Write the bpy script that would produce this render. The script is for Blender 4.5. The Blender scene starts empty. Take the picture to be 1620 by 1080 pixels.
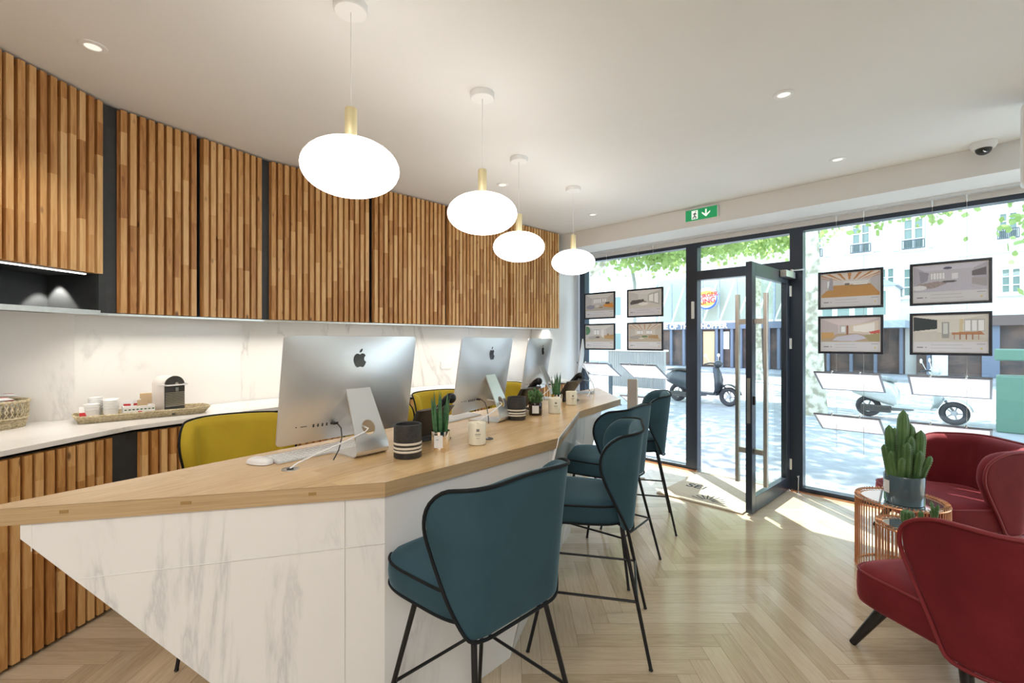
import bpy, bmesh, math, random
from mathutils import Vector, Matrix
from math import sin, cos, pi, radians, tan, atan2, sqrt, hypot
random.seed(7)
C = bpy.context.scene.collection
SC = bpy.context.scene
# ------------------------------------------------------------------ camera, world, lights, exposure
H = 1.42; F = 738.0
cam = bpy.data.cameras.new('camera'); cam.sensor_width = 36; cam.lens = F/1620*36; cam.clip_end = 300; cam.clip_start = .05
camo = bpy.data.objects.new('camera', cam); C.objects.link(camo)
camo.location = (0, 0, H); camo.rotation_euler = (pi/2, 0, 0); SC.camera = camo
w = bpy.data.worlds.new('sky'); SC.world = w; w.use_nodes = True
nt = w.node_tree; bg = nt.nodes['Background']
tc = nt.nodes.new('ShaderNodeTexCoord'); sx = nt.nodes.new('ShaderNodeSeparateXYZ'); rp = nt.nodes.new('ShaderNodeValToRGB')
rp.color_ramp.elements[0].position = .45; rp.color_ramp.elements[0].color = (.70, .80, .90, 1)
rp.color_ramp.elements[1].position = 1; rp.color_ramp.elements[1].color = (.45, .66, 1, 1)
e = rp.color_ramp.elements.new(.62); e.color = (.76, .88, 1, 1)
mm = nt.nodes.new('ShaderNodeMapRange'); mm.inputs[1].default_value = -1; mm.inputs[2].default_value = 1
nt.links.new(tc.outputs['Generated'], sx.inputs[0]); nt.links.new(sx.outputs[2], mm.inputs[0])
nt.links.new(mm.outputs[0], rp.inputs[0]); nt.links.new(rp.outputs[0], bg.inputs[0])
bg.inputs[1].default_value = 3.8
sun = bpy.data.lights.new('sun', 'SUN'); sun.energy = 12; sun.angle = radians(.6); sun.color = (1, .96, .90)
suno = bpy.data.objects.new('sun', sun); C.objects.link(suno)
SUN_EL = radians(51); sd = Vector((.09, -1, 0)).normalized()*cos(SUN_EL); sd.z = -sin(SUN_EL)
suno.rotation_euler = sd.to_track_quat('-Z', 'Y').to_euler()
def area(name, loc, sx_, sy_, en, col=(1, 1, 1), rot=(0, 0, 0), spread=180):
    l = bpy.data.lights.new(name, 'AREA'); l.shape = 'RECTANGLE'; l.size = sx_; l.size_y = sy_; l.energy = en; l.color = col; l.spread = radians(spread)
    o = bpy.data.objects.new(name, l); C.objects.link(o); o.location = loc; o.rotation_euler = rot; return o
# unseen fill lamps added behind the camera to brighten the room
area('fill_light', (-.6, -.9, 2.70), 1.6, 1.2, 46, (1, .97, .93))
area('fill_light', (-1.2, -2.6, 2.70), 1.6, 1.2, 46, (1, .97, .93))
SC.view_settings.view_transform = 'Standard'; SC.view_settings.look = 'None'
SC.view_settings.exposure = 0.2; SC.view_settings.gamma = 1; SC.view_settings.use_curve_mapping = False

# ------------------------------------------------------------------ helpers
TH = radians(44.7); US = Vector((sin(TH), -cos(TH), 0)); VS = Vector((cos(TH), sin(TH), 0)); RZ = atan2(-cos(TH), sin(TH))
def R(u, v, z=0): return US*u + VS*v + Vector((0, 0, z))
def onplane(px, py, v):                       # point of a vertical plane parallel to the shop front
    a = (px-810)/F; Y = v/(a*VS.x+VS.y); return Vector((a*Y, Y, H-(py-540)/F*Y))
def uz(px, py, v):
    p = onplane(px, py, v); return p.dot(US), p.z

class MB:
    def __init__(s): s.v = []; s.f = []; s.c = []; s.uv = []
    def face(s, idx, c=None, uv=None): s.f.append(tuple(idx)); s.c.append(c if c is not None else (.5, .5, .5)); s.uv.append(uv)
    def box(s, a, b, M=None, c=None):
        n = len(s.v); P = [Vector((x, y, z)) for z in (a[2], b[2]) for y in (a[1], b[1]) for x in (a[0], b[0])]
        if M is not None: P = [M @ p for p in P]
        s.v += P
        for q in ((0, 2, 3, 1), (4, 5, 7, 6), (0, 1, 5, 4), (2, 6, 7, 3), (0, 4, 6, 2), (1, 3, 7, 5)): s.face([n+i for i in q], c)
        return s
    def cbox(s, c0, d, M=None, c=None):
        return s.box([c0[i]-d[i]/2 for i in range(3)], [c0[i]+d[i]/2 for i in range(3)], M, c)
    def prism(s, poly, z0, z1, c=None, M=None):
        n = len(s.v); k = len(poly)
        P = [Vector((p[0], p[1], z0)) for p in poly]+[Vector((p[0], p[1], z1)) for p in poly]
        if M is not None: P = [M @ p for p in P]
        s.v += P; s.face([n+k-1-i for i in range(k)], c); s.face([n+k+i for i in range(k)], c)
        for i in range(k): j = (i+1) % k; s.face([n+i, n+j, n+k+j, n+k+i], c)
        return s
    def loft(s, rings, cap=True, close=True, c=None):
        n = len(s.v); k = len(rings[0])
        for r in rings: s.v += [Vector(p) for p in r]
        for a in range(len(rings)-1):
            for i in range(k if close else k-1):
                j = (i+1) % k; s.face([n+a*k+i, n+a*k+j, n+(a+1)*k+j, n+(a+1)*k+i], c)
        if cap:
            s.face([n+k-1-i for i in range(k)], c); s.face([n+(len(rings)-1)*k+i for i in range(k)], c)
        return s
    def lathe(s, prof, seg=32, ctr=(0, 0, 0), M=None, c=None, cap=True):
        rings = []
        for r, z in prof:
            ring = [Vector((ctr[0]+max(r, 1e-4)*cos(2*pi*i/seg), ctr[1]+max(r, 1e-4)*sin(2*pi*i/seg), ctr[2]+z)) for i in range(seg)]
            if M is not None: ring = [M @ p for p in ring]
            rings.append(ring)
        return s.loft(rings, cap, True, c)
    def tube(s, pts, r, seg=8, closed=False, c=None, cap=True):
        pts = [Vector(p) for p in pts]; n = len(pts); rings = []
        rr = r if isinstance(r, (list, tuple)) else [r]*n
        up = None
        for i, p in enumerate(pts):
            a = pts[(i-1) % n] if (closed or i > 0) else p; b = pts[(i+1) % n] if (closed or i < n-1) else p
            t = (b-a).normalized() if (b-a).length > 1e-9 else Vector((0, 0, 1))
            if up is None:
                up = Vector((0, 0, 1)) if abs(t.z) < .9 else Vector((1, 0, 0))
            x = t.cross(up)
            if x.length < 1e-6: x = t.cross(Vector((0, 1, 0)))
            x.normalize(); y = x.cross(t).normalized(); up = y
            rings.append([p+(x*cos(2*pi*k/seg)+y*sin(2*pi*k/seg))*rr[i] for k in range(seg)])
        if closed: rings.append(rings[0])
        return s.loft(rings, cap and not closed, True, c)
    def ball(s, c0, r, seg=16, rg=10, M=None, c=None):
        r = r if isinstance(r, (list, tuple)) else (r, r, r)
        rings = []
        for j in range(rg+1):
            t = pi*j/rg-pi/2
            ring = [Vector((c0[0]+r[0]*max(cos(t), 1e-3)*cos(2*pi*i/seg), c0[1]+r[1]*max(cos(t), 1e-3)*sin(2*pi*i/seg), c0[2]+r[2]*sin(t))) for i in range(seg)]
            if M is not None: ring = [M @ p for p in ring]
            rings.append(ring)
        return s.loft(rings, True, True, c)
    def grid(s, fn, nu, nv, c=None, flip=False):
        n = len(s.v)
        for j in range(nv+1):
            for i in range(nu+1): s.v.append(Vector(fn(i/nu, j/nv)))
        for j in range(nv):
            for i in range(nu):
                q = [n+j*(nu+1)+i, n+j*(nu+1)+i+1, n+(j+1)*(nu+1)+i+1, n+(j+1)*(nu+1)+i]
                s.face(q[::-1] if flip else q, c)
        return s
    def quad(s, a, b, c_, d, c=None):
        n = len(s.v); s.v += [Vector(a), Vector(b), Vector(c_), Vector(d)]; s.face([n, n+1, n+2, n+3], c); return s
    def poly(s, pts, c=None):
        n = len(s.v); s.v += [Vector(p) for p in pts]; s.face(range(n, n+len(pts)), c); return s
    def build(s, name, m, parent=None, smooth=False, bevel=0, sub=0, loc=None, rz=None, recalc=True, weld=False):
        me = bpy.data.meshes.new(name); me.from_pydata([tuple(p) for p in s.v], [], s.f)
        if any(u is not None for u in s.uv):
            ul = me.uv_layers.new(name='UVMap'); k = 0
            for fi, f in enumerate(s.f):
                for q in range(len(f)):
                    ul.data[k].uv = s.uv[fi][q] if s.uv[fi] is not None else (0, 0); k += 1
        at = me.color_attributes.new('tone', 'FLOAT_COLOR', 'CORNER'); k = 0
        vals = []
        for fi, f in enumerate(s.f):
            c = s.c[fi]
            for q in range(len(f)): vals += [c[0], c[1], c[2], 1]
        at.data.foreach_set('color', vals)
        if recalc or weld:
            bm = bmesh.new(); bm.from_mesh(me)
            if weld: bmesh.ops.remove_doubles(bm, verts=bm.verts, dist=1e-4)
            if recalc: bmesh.ops.recalc_face_normals(bm, faces=bm.faces)
            bm.to_mesh(me); bm.free()
        me.materials.append(m)
        if smooth:
            me.polygons.foreach_set('use_smooth', [True]*len(me.polygons))
            try: me.set_sharp_from_angle(angle=radians(40 if smooth is True else smooth))
            except Exception: pass
        o = bpy.data.objects.new(name, me); C.objects.link(o)
        if parent is not None: o.parent = parent
        if loc is not None: o.location = loc
        if rz is not None: o.rotation_euler = (0, 0, rz)
        if bevel:
            b = o.modifiers.new('bevel', 'BEVEL'); b.width = bevel; b.segments = 2; b.limit_method = 'ANGLE'; b.angle_limit = radians(40)
        if sub:
            b = o.modifiers.new('sub', 'SUBSURF'); b.levels = sub; b.render_levels = sub
        return o
def box(name, a, b, m, parent=None, **k): return MB().box(a, b).build(name, m, parent, **k)
def thing(name, label, cat, loc=(0, 0, 0), rz=0, group=None):
    o = bpy.data.objects.new(name, None); C.objects.link(o); o.location = loc; o.rotation_euler = (0, 0, rz)
    o.empty_display_size = .1; o['label'] = label; o['category'] = cat
    if group: o['group'] = group
    return o
def tag(o, label, cat, group=None, kind=None):
    o['label'] = label; o['category'] = cat
    if group: o['group'] = group
    if kind: o['kind'] = kind
    return o
def struct(o): o['kind'] = 'structure'; return o
def kids(o): return [c for c in bpy.data.objects if c.parent == o]
def copy_tree(o, parent=None):
    c = o.copy(); C.objects.link(c); c.parent = parent
    for ch in kids(o): copy_tree(ch, c)
    return c
def dup(root, loc, rz, label=None, group=None):
    r = copy_tree(root); r.location = loc; r.rotation_euler = (0, 0, rz)
    if label: r['label'] = label
    if group: r['group'] = group
    return r
def bake(o, cutter=None, extra=None):
    """apply the modifiers of o into its mesh"""
    bpy.context.view_layer.update()
    dg = bpy.context.evaluated_depsgraph_get(); me = bpy.data.meshes.new_from_object(o.evaluated_get(dg))
    o.modifiers.clear(); o.data = me
    if cutter: bpy.data.objects.remove(cutter)
    return o
def text(name, s, size, m, parent, M, extrude=.001, align='CENTER', bold=0, sx=1):
    cu = bpy.data.curves.new(name, 'FONT'); cu.body = s; cu.size = size; cu.extrude = extrude; cu.align_x = align; cu.align_y = 'CENTER'; cu.offset = bold
    t = bpy.data.objects.new(name, cu); C.objects.link(t); bpy.context.view_layer.update()
    me = bpy.data.meshes.new_from_object(t.evaluated_get(bpy.context.evaluated_depsgraph_get()))
    bpy.data.objects.remove(t); me.transform(M @ Matrix.Diagonal((sx, 1, 1, 1))); me.materials.clear(); me.materials.append(m)
    o = bpy.data.objects.new(name, me); C.objects.link(o); o.parent = parent; return o

# ------------------------------------------------------------------ materials
def mat(name, col=(.8, .8, .8), rough=.5, metal=0, spec=.5, sheen=0, emis=None, es=0, coat=0, trans=0):
    m = bpy.data.materials.new(name); m.use_nodes = True; b = m.node_tree.nodes['Principled BSDF']
    b.inputs['Base Color'].default_value = (*col, 1); b.inputs['Roughness'].default_value = rough; b.inputs['Metallic'].default_value = metal
    b.inputs['Specular IOR Level'].default_value = spec
    if sheen: b.inputs['Sheen Weight'].default_value = sheen; b.inputs['Sheen Roughness'].default_value = .35; b.inputs['Sheen Tint'].default_value = (min(1, col[0]*3+.15), min(1, col[1]*3+.15), min(1, col[2]*3+.15), 1)
    if emis: b.inputs['Emission Color'].default_value = (*emis, 1); b.inputs['Emission Strength'].default_value = es
    if coat: b.inputs['Coat Weight'].default_value = coat; b.inputs['Coat Roughness'].default_value = .1
    if trans: b.inputs['Transmission Weight'].default_value = trans
    return m
def N(m, t): return m.node_tree.nodes.new(t)
def L(m, a, b): m.node_tree.links.new(a, b)
def B(m): return m.node_tree.nodes['Principled BSDF']
def noisy(m, scale=3, c1=(1, 1, 1), c2=(0, 0, 0), detail=4, stretch=(1, 1, 1), lo=.35, hi=.65, bump=0, bscale=None, coords='Object'):
    tc = N(m, 'ShaderNodeTexCoord'); mp = N(m, 'ShaderNodeMapping'); mp.inputs['Scale'].default_value = stretch
    L(m, tc.outputs[coords], mp.inputs[0]); n = N(m, 'ShaderNodeTexNoise'); n.inputs['Scale'].default_value = scale; n.inputs['Detail'].default_value = detail
    L(m, mp.outputs[0], n.inputs['Vector']); r = N(m, 'ShaderNodeValToRGB')
    r.color_ramp.elements[0].position = lo; r.color_ramp.elements[1].position = hi
    r.color_ramp.elements[0].color = (*c1, 1); r.color_ramp.elements[1].color = (*c2, 1)
    L(m, n.outputs[0], r.inputs[0]); L(m, r.outputs[0], B(m).inputs['Base Color'])
    if bump:
        n2 = N(m, 'ShaderNodeTexNoise'); n2.inputs['Scale'].default_value = bscale or scale*6; n2.inputs['Detail'].default_value = 6
        L(m, mp.outputs[0], n2.inputs['Vector']); bp = N(m, 'ShaderNodeBump'); bp.inputs['Strength'].default_value = bump; bp.inputs['Distance'].default_value = .01
        L(m, n2.outputs[0], bp.inputs['Height']); L(m, bp.outputs[0], B(m).inputs['Normal'])
    return m
def wood(name, ramp, rough=.4, stretch=(14, 14, 1), use_uv=False, tone_w=.75, scale=2.2, knots=False, bump=.12, coat=0):
    """board colour from a per-board 'tone' attribute plus grain noise"""
    m = mat(name, rough=rough, coat=coat); tc = N(m, 'ShaderNodeTexCoord'); mp = N(m, 'ShaderNodeMapping'); mp.inputs['Scale'].default_value = stretch
    L(m, tc.outputs['UV' if use_uv else 'Object'], mp.inputs[0])
    at = N(m, 'ShaderNodeAttribute'); at.attribute_name = 'tone'
    ad = N(m, 'ShaderNodeVectorMath'); ad.operation = 'MULTIPLY_ADD'; ad.inputs[1].default_value = (37, 53, 71)
    L(m, at.outputs['Vector'], ad.inputs[0]); L(m, mp.outputs[0], ad.inputs[2])
    n = N(m, 'ShaderNodeTexNoise'); n.inputs['Scale'].default_value = scale; n.inputs['Detail'].default_value = 7; n.inputs['Distortion'].default_value = .6
    L(m, ad.outputs[0], n.inputs['Vector'])
    sp = N(m, 'ShaderNodeSeparateXYZ'); L(m, at.outputs['Vector'], sp.inputs[0])
    a = N(m, 'ShaderNodeMath'); a.operation = 'MULTIPLY'; a.inputs[1].default_value = tone_w; L(m, sp.outputs[0], a.inputs[0])
    b = N(m, 'ShaderNodeMath'); b.operation = 'MULTIPLY_ADD'; b.inputs[1].default_value = 1-tone_w+.25; L(m, n.outputs[0], b.inputs[0]); L(m, a.outputs[0], b.inputs[2])
    r = N(m, 'ShaderNodeValToRGB'); el = r.color_ramp.elements
    el[0].position = ramp[0][0]; el[0].color = (*ramp[0][1], 1); el[1].position = ramp[-1][0]; el[1].color = (*ramp[-1][1], 1)
    for p, c in ramp[1:-1]: q = el.new(p); q.color = (*c, 1)
    L(m, b.outputs[0], r.inputs[0]); out = r.outputs[0]
    if knots:
        vo = N(m, 'ShaderNodeTexVoronoi'); vo.inputs['Scale'].default_value = 7; mp2 = N(m, 'ShaderNodeMapping'); mp2.inputs['Scale'].default_value = (1.6, 1.6, .75)
        L(m, tc.outputs['Object'], mp2.inputs[0]); L(m, mp2.outputs[0], vo.inputs['Vector'])
        cr = N(m, 'ShaderNodeValToRGB'); cr.color_ramp.elements[0].position = .05; cr.color_ramp.elements[0].color = (.9, .9, .9, 1); cr.color_ramp.elements[1].position = .14; cr.color_ramp.elements[1].color = (0, 0, 0, 1)
        L(m, vo.outputs['Distance'], cr.inputs[0]); mx = N(m, 'ShaderNodeMix'); mx.data_type = 'RGBA'; mx.inputs['B'].default_value = (.13, .05, .015, 1)
        L(m, cr.outputs[0], mx.inputs['Factor']); L(m, out, mx.inputs['A']); out = mx.outputs['Result']
    L(m, out, B(m).inputs['Base Color'])
    bp = N(m, 'ShaderNodeBump'); bp.inputs['Strength'].default_value = bump; bp.inputs['Distance'].default_value = .004
    L(m, n.outputs[0], bp.inputs['Height']); L(m, bp.outputs[0], B(m).inputs['Normal'])
    return m
def marble(name, rough=.12, base=(.86, .85, .83), vein=(.42, .42, .42), sc=1.1, joint=None):
    m = mat(name, rough=rough); tc = N(m, 'ShaderNodeTexCoord'); mp = N(m, 'ShaderNodeMapping'); mp.inputs['Rotation'].default_value = (.5, .75, .35); mp.inputs['Scale'].default_value = (1.9, 1.0, .55)
    L(m, tc.outputs['Object'], mp.inputs[0])
    n1 = N(m, 'ShaderNodeTexNoise'); n1.inputs['Scale'].default_value = sc; n1.inputs['Detail'].default_value = 9; n1.inputs['Roughness'].default_value = .6; n1.inputs['Distortion'].default_value = .7
    L(m, mp.outputs[0], n1.inputs['Vector'])
    sb = N(m, 'ShaderNodeMath'); sb.operation = 'SUBTRACT'; sb.inputs[1].default_value = .5; L(m, n1.outputs[0], sb.inputs[0])
    ab = N(m, 'ShaderNodeMath'); ab.operation = 'ABSOLUTE'; L(m, sb.outputs[0], ab.inputs[0])
    r = N(m, 'ShaderNodeValToRGB'); r.color_ramp.elements[0].position = 0; r.color_ramp.elements[0].color = (.75, .75, .75, 1); r.color_ramp.elements[1].position = .022; r.color_ramp.elements[1].color = (0, 0, 0, 1)
    q = r.color_ramp.elements.new(.008); q.color = (.3, .3, .3, 1)
    L(m, ab.outputs[0], r.inputs[0])
    n2 = N(m, 'ShaderNodeTexNoise'); n2.inputs['Scale'].default_value = 1.7; n2.inputs['Detail'].default_value = 3; L(m, tc.outputs['Object'], n2.inputs['Vector'])
    r2 = N(m, 'ShaderNodeValToRGB'); r2.color_ramp.elements[0].position = .43; r2.color_ramp.elements[1].position = .60; L(m, n2.outputs[0], r2.inputs[0])
    mu = N(m, 'ShaderNodeMath'); mu.operation = 'MULTIPLY'; L(m, r.outputs[0], mu.inputs[0]); L(m, r2.outputs[0], mu.inputs[1])
    mx = N(m, 'ShaderNodeMix'); mx.data_type = 'RGBA'; mx.inputs['A'].default_value = (*base, 1); mx.inputs['B'].default_value = (*vein, 1)
    L(m, mu.outputs[0], mx.inputs['Factor']); L(m, mx.outputs['Result'], B(m).inputs['Base Color'])
    return m
def velvet(name, col, dark):
    m = mat(name, col, .75, sheen=.6, spec=.2); noisy(m, 5, col, dark, 5, lo=.3, hi=.8, bump=.08, bscale=60)
    return m
def attrmat(name, rough=.5, es=0):
    m = mat(name, rough=rough); at = N(m, 'ShaderNodeAttribute'); at.attribute_name = 'tone'
    L(m, at.outputs['Color'], B(m).inputs['Base Color'])
    if es: L(m, at.outputs['Color'], B(m).inputs['Emission Color']); B(m).inputs['Emission Strength'].default_value = es
    return m
def glass(name, tint=(.93, .97, .96), refl=.06):
    m = bpy.data.materials.new(name); m.use_nodes = True; n = m.node_tree; n.nodes.clear()
    o = n.nodes.new('ShaderNodeOutputMaterial'); t = n.nodes.new('ShaderNodeBsdfTransparent'); t.inputs[0].default_value = (*tint, 1)
    g = n.nodes.new('ShaderNodeBsdfGlossy'); g.inputs['Roughness'].default_value = .01; mx = n.nodes.new('ShaderNodeMixShader')
    lw = n.nodes.new('ShaderNodeLayerWeight'); lw.inputs[0].default_value = .5; pw = n.nodes.new('ShaderNodeMath'); pw.operation = 'POWER'; pw.inputs[1].default_value = 4.5
    fr = n.nodes.new('ShaderNodeMath'); fr.operation = 'MULTIPLY_ADD'; fr.inputs[1].default_value = .5; fr.inputs[2].default_value = .022
    n.links.new(lw.outputs['Facing'], pw.inputs[0]); n.links.new(pw.outputs[0], fr.inputs[0]); n.links.new(fr.outputs[0], mx.inputs[0]); n.links.new(t.outputs[0], mx.inputs[1]); n.links.new(g.outputs[0], mx.inputs[2]); n.links.new(mx.outputs[0], o.inputs[0])
    return m
M = {}
M['paint'] = noisy(mat('wall paint', rough=.65), 1.5, (.84, .83, .82), (.87, .86, .85), bump=.02, bscale=80)
M['ceil'] = noisy(mat('ceiling paint', rough=.7), 1.2, (.81, .808, .80), (.84, .838, .83), bump=.01, bscale=60)
M['white'] = mat('white lacquer', (.86, .86, .86), .35)
M['slat'] = wood('acacia slats', [(.15, (.25, .085, .018)), (.38, (.45, .20, .055)), (.60, (.62, .33, .115)), (.95, (.80, .51, .23))], .42, (30, 30, 3), knots=True, tone_w=.5)
M['oak'] = wood('oak worktop', [(.2, (.42, .26, .11)), (.5, (.60, .39, .185)), (.9, (.72, .50, .26))], .26, (3, 40, 3), use_uv=False, tone_w=.35, bump=.05, coat=.15)
M['oakedge'] = wood('plywood edge', [(.2, (.27, .17, .075)), (.5, (.42, .28, .14)), (.9, (.54, .38, .21))], .45, (2, 2, 90), tone_w=.3)
M['floor'] = wood('herringbone oak', [(.1, (.34, .25, .155)), (.45, (.49, .385, .26)), (.7, (.57, .455, .32)), (1, (.65, .54, .40))], .17, (5, 60, 1), use_uv=True, tone_w=.5, bump=.05, scale=1.6)
M['marble'] = marble('counter marble', .08, (.77, .76, .745), (.54, .54, .55), .85); M['marblewall'] = marble('splashback marble', .2, (.85, .83, .80), (.58, .56, .54), .9)
M['dark'] = noisy(mat('anthracite cabinet', rough=.5), 20, (.028, .03, .032), (.035, .037, .04))
M['frame'] = mat('dark blue grey window frame', (.05, .062, .085), .28, .6)
M['steel'] = noisy(mat('brushed steel', rough=.3, metal=1), 30, (.60, .58, .53), (.66, .64, .6), stretch=(1, 1, .05))
M['alu'] = mat('anodised aluminium', (.74, .75, .76), .33, .75)
M['aludark'] = mat('dark port plastic', (.05, .05, .055), .4)  # near-black plastic of the ports and the stand hinge
M['black'] = mat('black metal', (.012, .012, .014), .35, .4); M['blackpl'] = noisy(mat('black plastic', rough=.4), 40, (.02, .018, .018), (.028, .026, .025))
M['teal'] = velvet('teal velvet', (.034, .080, .105), (.022, .054, .072)); M['mustard'] = velvet('mustard velvet', (.52, .38, .030), (.42, .29, .022)); M['red'] = velvet('burgundy velvet', (.19, .018, .024), (.12, .010, .016))
M['pipe'] = mat('black piping', (.006, .008, .010), .7, spec=.25)
M['redpipe'] = mat('burgundy piping', (.20, .012, .018), .6)
M['globe'] = mat('opal glass lit', (.95, .95, .93), .3, emis=(1, .96, .91), es=4.5)
M['brass'] = mat('pale brass', (.80, .70, .42), .35, .6); M['glass'] = glass('window glass'); M['greenglass'] = glass('green tinted glass edge', (.75, .95, .92))
M['led'] = mat('led strip', (1, 1, 1), .5, emis=(1, .94, .85), es=3)
M['downl'] = mat('downlight lens', (.9, .9, .88), .3, emis=(1, .95, .85), es=.6)
M['screen'] = attrmat('backlit photo', .3, .14); M['lightpanel'] = noisy(mat('translucent panel', rough=.4, emis=(.86, .86, .95), es=.5), 2, (.75, .75, .8), (.8, .8, .85))
M['screenframe'] = mat('display bezel', (.012, .014, .025), .25)
M['green'] = mat('exit sign green', (.01, .30, .10), .35, emis=(.01, .35, .12), es=.35); M['signwhite'] = mat('sign white', (.9, .95, .9), .4, emis=(.9, 1, .9), es=.5)
M['ink'] = mat('dark ink', (.02, .02, .02), .7); M['greyink'] = mat('grey print', (.25, .25, .22), .7)
M['paper'] = mat('white paper', (.86, .85, .84), .7); M['wax'] = mat('cream candle glass', (.84, .78, .62), .3); M['mirror'] = mat('polished silver', (.86, .80, .74), .06, 1)
M['candleglass'] = M['wax']; M['stripe'] = mat('cream glaze stripe', (.72, .66, .55), .4); M['cup'] = noisy(mat('charcoal ceramic', rough=.55), 60, (.025, .024, .024), (.04, .038, .037), bump=.1)
M['soil'] = noisy(mat('soil', rough=.95), 60, (.03, .02, .012), (.07, .05, .03), bump=.5)
M['leafg'] = noisy(mat('succulent green', rough=.4), 14, (.025, .10, .035), (.07, .20, .07), stretch=(1, 1, 4)); M['cactus'] = noisy(mat('cactus green', rough=.5), 8, (.045, .12, .035), (.11, .22, .07)); M['spine'] = mat('cactus spines', (.55, .52, .35), .7)
M['copper'] = mat('rose gold rods', (.72, .36, .20), .28, .9); M['potblue'] = mat('glazed grey blue pot', (.075, .125, .155), .12, coat=.5)
M['mirrortop'] = mat('mirror glass top', (.72, .78, .78), .04, .9); M['darkwood'] = mat('black stained beech', (.012, .01, .01), .25)
M['wicker'] = noisy(mat('woven seagrass', rough=.8), 70, (.42, .34, .20), (.66, .56, .38), bump=.6, bscale=90)
M['clay'] = mat('coffee maker shell', (.74, .70, .66), .25, .3); M['chrome'] = mat('chrome', (.8, .8, .8), .1, 1); M['darkgrey'] = noisy(mat('dark graphite', rough=.35), 30, (.04, .038, .035), (.06, .056, .05))
M['redink'] = mat('red print', (.55, .02, .02), .5); M['tan'] = mat('kraft paper', (.62, .46, .28), .8); M['cupw'] = mat('white paper cup', (.88, .88, .87), .45)
M['mat_'] = noisy(mat('coir mat', rough=.95), 120, (.52, .44, .32), (.60, .52, .40), bump=.4)
M['pave'] = noisy(mat('asphalt pavement', rough=.85), 4, (.30, .31, .32), (.38, .39, .40), bump=.2, bscale=60); M['road'] = noisy(mat('road asphalt', rough=.9), 3, (.34, .34, .34), (.42, .42, .42)); M['kerb'] = noisy(mat('granite kerb', rough=.8), 8, (.5, .5, .5), (.62, .62, .6))
M['bark'] = noisy(mat('plane bark', rough=.85), 6, (.34, .32, .24), (.66, .64, .52), 5, lo=.42, hi=.56, bump=.3)
M['stone'] = noisy(mat('pale render', rough=.8), 2, (.78, .77, .74), (.84, .83, .80)); M['shutter'] = mat('white shutter', (.88, .88, .87), .6); M['slate'] = noisy(mat('zinc roof', rough=.5), 8, (.30, .36, .42), (.40, .46, .52))
M['pane'] = mat('facade window pane', (.22, .30, .28), .08); M['iron'] = mat('balcony iron', (.08, .10, .12), .5)
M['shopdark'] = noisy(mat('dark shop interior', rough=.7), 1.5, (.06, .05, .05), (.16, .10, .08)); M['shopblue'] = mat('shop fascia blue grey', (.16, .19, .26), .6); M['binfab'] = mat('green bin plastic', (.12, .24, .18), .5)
M['corr'] = mat('corrugated grey sheet', (.42, .42, .43), .5); M['bkred'] = mat('logo red', (.62, .04, .03), .5); M['bkyel'] = mat('logo bun yellow', (.90, .55, .08), .5); M['bkblue'] = mat('logo blue', (.05, .12, .50), .5); M['bkwhite'] = mat('logo white', (.9, .9, .9), .5)
M['rubber'] = mat('tyre rubber', (.05, .05, .055), .8); M['scoot'] = mat('dark scooter paint', (.06, .07, .08), .25, .3); M['scootw'] = mat('pale grey scooter paint', (.58, .62, .60), .25, .2); M['seatg'] = mat('scooter seat grey', (.20, .23, .23), .6); M['tail'] = mat('tail light red', (.7, .04, .04), .3)
lf = mat('plane tree leaves', (.22, .36, .09), .6); noisy(lf, 1.2, (.22, .34, .10), (.44, .56, .24)); M['leaf'] = lf
def add_translucent(m, col, f=.45):
    t = N(m, 'ShaderNodeBsdfTranslucent'); t.inputs[0].default_value = (*col, 1); mx = N(m, 'ShaderNodeMixShader'); mx.inputs[0].default_value = f
    out = [n for n in m.node_tree.nodes if n.type == 'OUTPUT_MATERIAL'][0]
    L(m, B(m).outputs[0], mx.inputs[1]); L(m, t.outputs[0], mx.inputs[2]); L(m, mx.outputs[0], out.inputs[0])
add_translucent(lf, (.46, .60, .22))

# ------------------------------------------------------------------ floor: herringbone boards
WV = 5.03                                        # inner face of the window frames along v
fl = MB(); w_, l_ = .09, .66
rng = random.Random(3)
def plank(x0, y0, x1, y1, horiz):
    c = Vector(((x0+x1)/2, (y0+y1)/2, 0))
    if not (-3.9 < c.x < 6.5 and -4.6 < c.y < 8.2 and c.dot(VS) < WV+.35 and c.dot(US) < 3.2): return
    g = .0007; x0 += g; y0 += g; x1 -= g; y1 -= g; n = len(fl.v)
    fl.v += [Vector((x0, y0, 0)), Vector((x1, y0, 0)), Vector((x1, y1, 0)), Vector((x0, y1, 0))]
    t = (rng.random(), rng.random(), rng.random())
    uv = [(0, 0), (l_, 0), (l_, w_), (0, w_)] if horiz else [(0, w_), (0, 0), (l_, 0), (l_, w_)]
    fl.face([n, n+1, n+2, n+3], t, uv)
ox, oy = 1.151, 2.352                            # a board corner read off the photograph
for k in range(-30, 31):
    for i in range(-110, 111):
        bx = ox+i*w_+k*(l_+w_)-k*0; by = oy+i*w_+k*(w_-l_)
        bx0 = ox-l_+i*w_+k*(l_+w_); by0 = oy+i*w_+k*(w_-l_)
        plank(bx0, by0, bx0+l_, by0+w_, True)
        plank(bx0+l_, by0+w_-l_, bx0+l_+w_, by0+w_, False)
bm_o = fl.build('floor', M['floor'], recalc=False)
bm = bmesh.new(); bm.from_mesh(bm_o.data)
for co, no in ((R(0, WV+.04), VS), (Vector((-3.6, 0, 0)), Vector((-1, 0, 0))), (Vector((0, -4.2, 0)), Vector((0, -1, 0))), (R(2.6, 0), US)):
    bmesh.ops.bisect_plane(bm, geom=bm.verts[:]+bm.edges[:]+bm.faces[:], plane_co=co, plane_no=no, clear_outer=True)
bm.to_mesh(bm_o.data); bm.free(); struct(bm_o)
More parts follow.
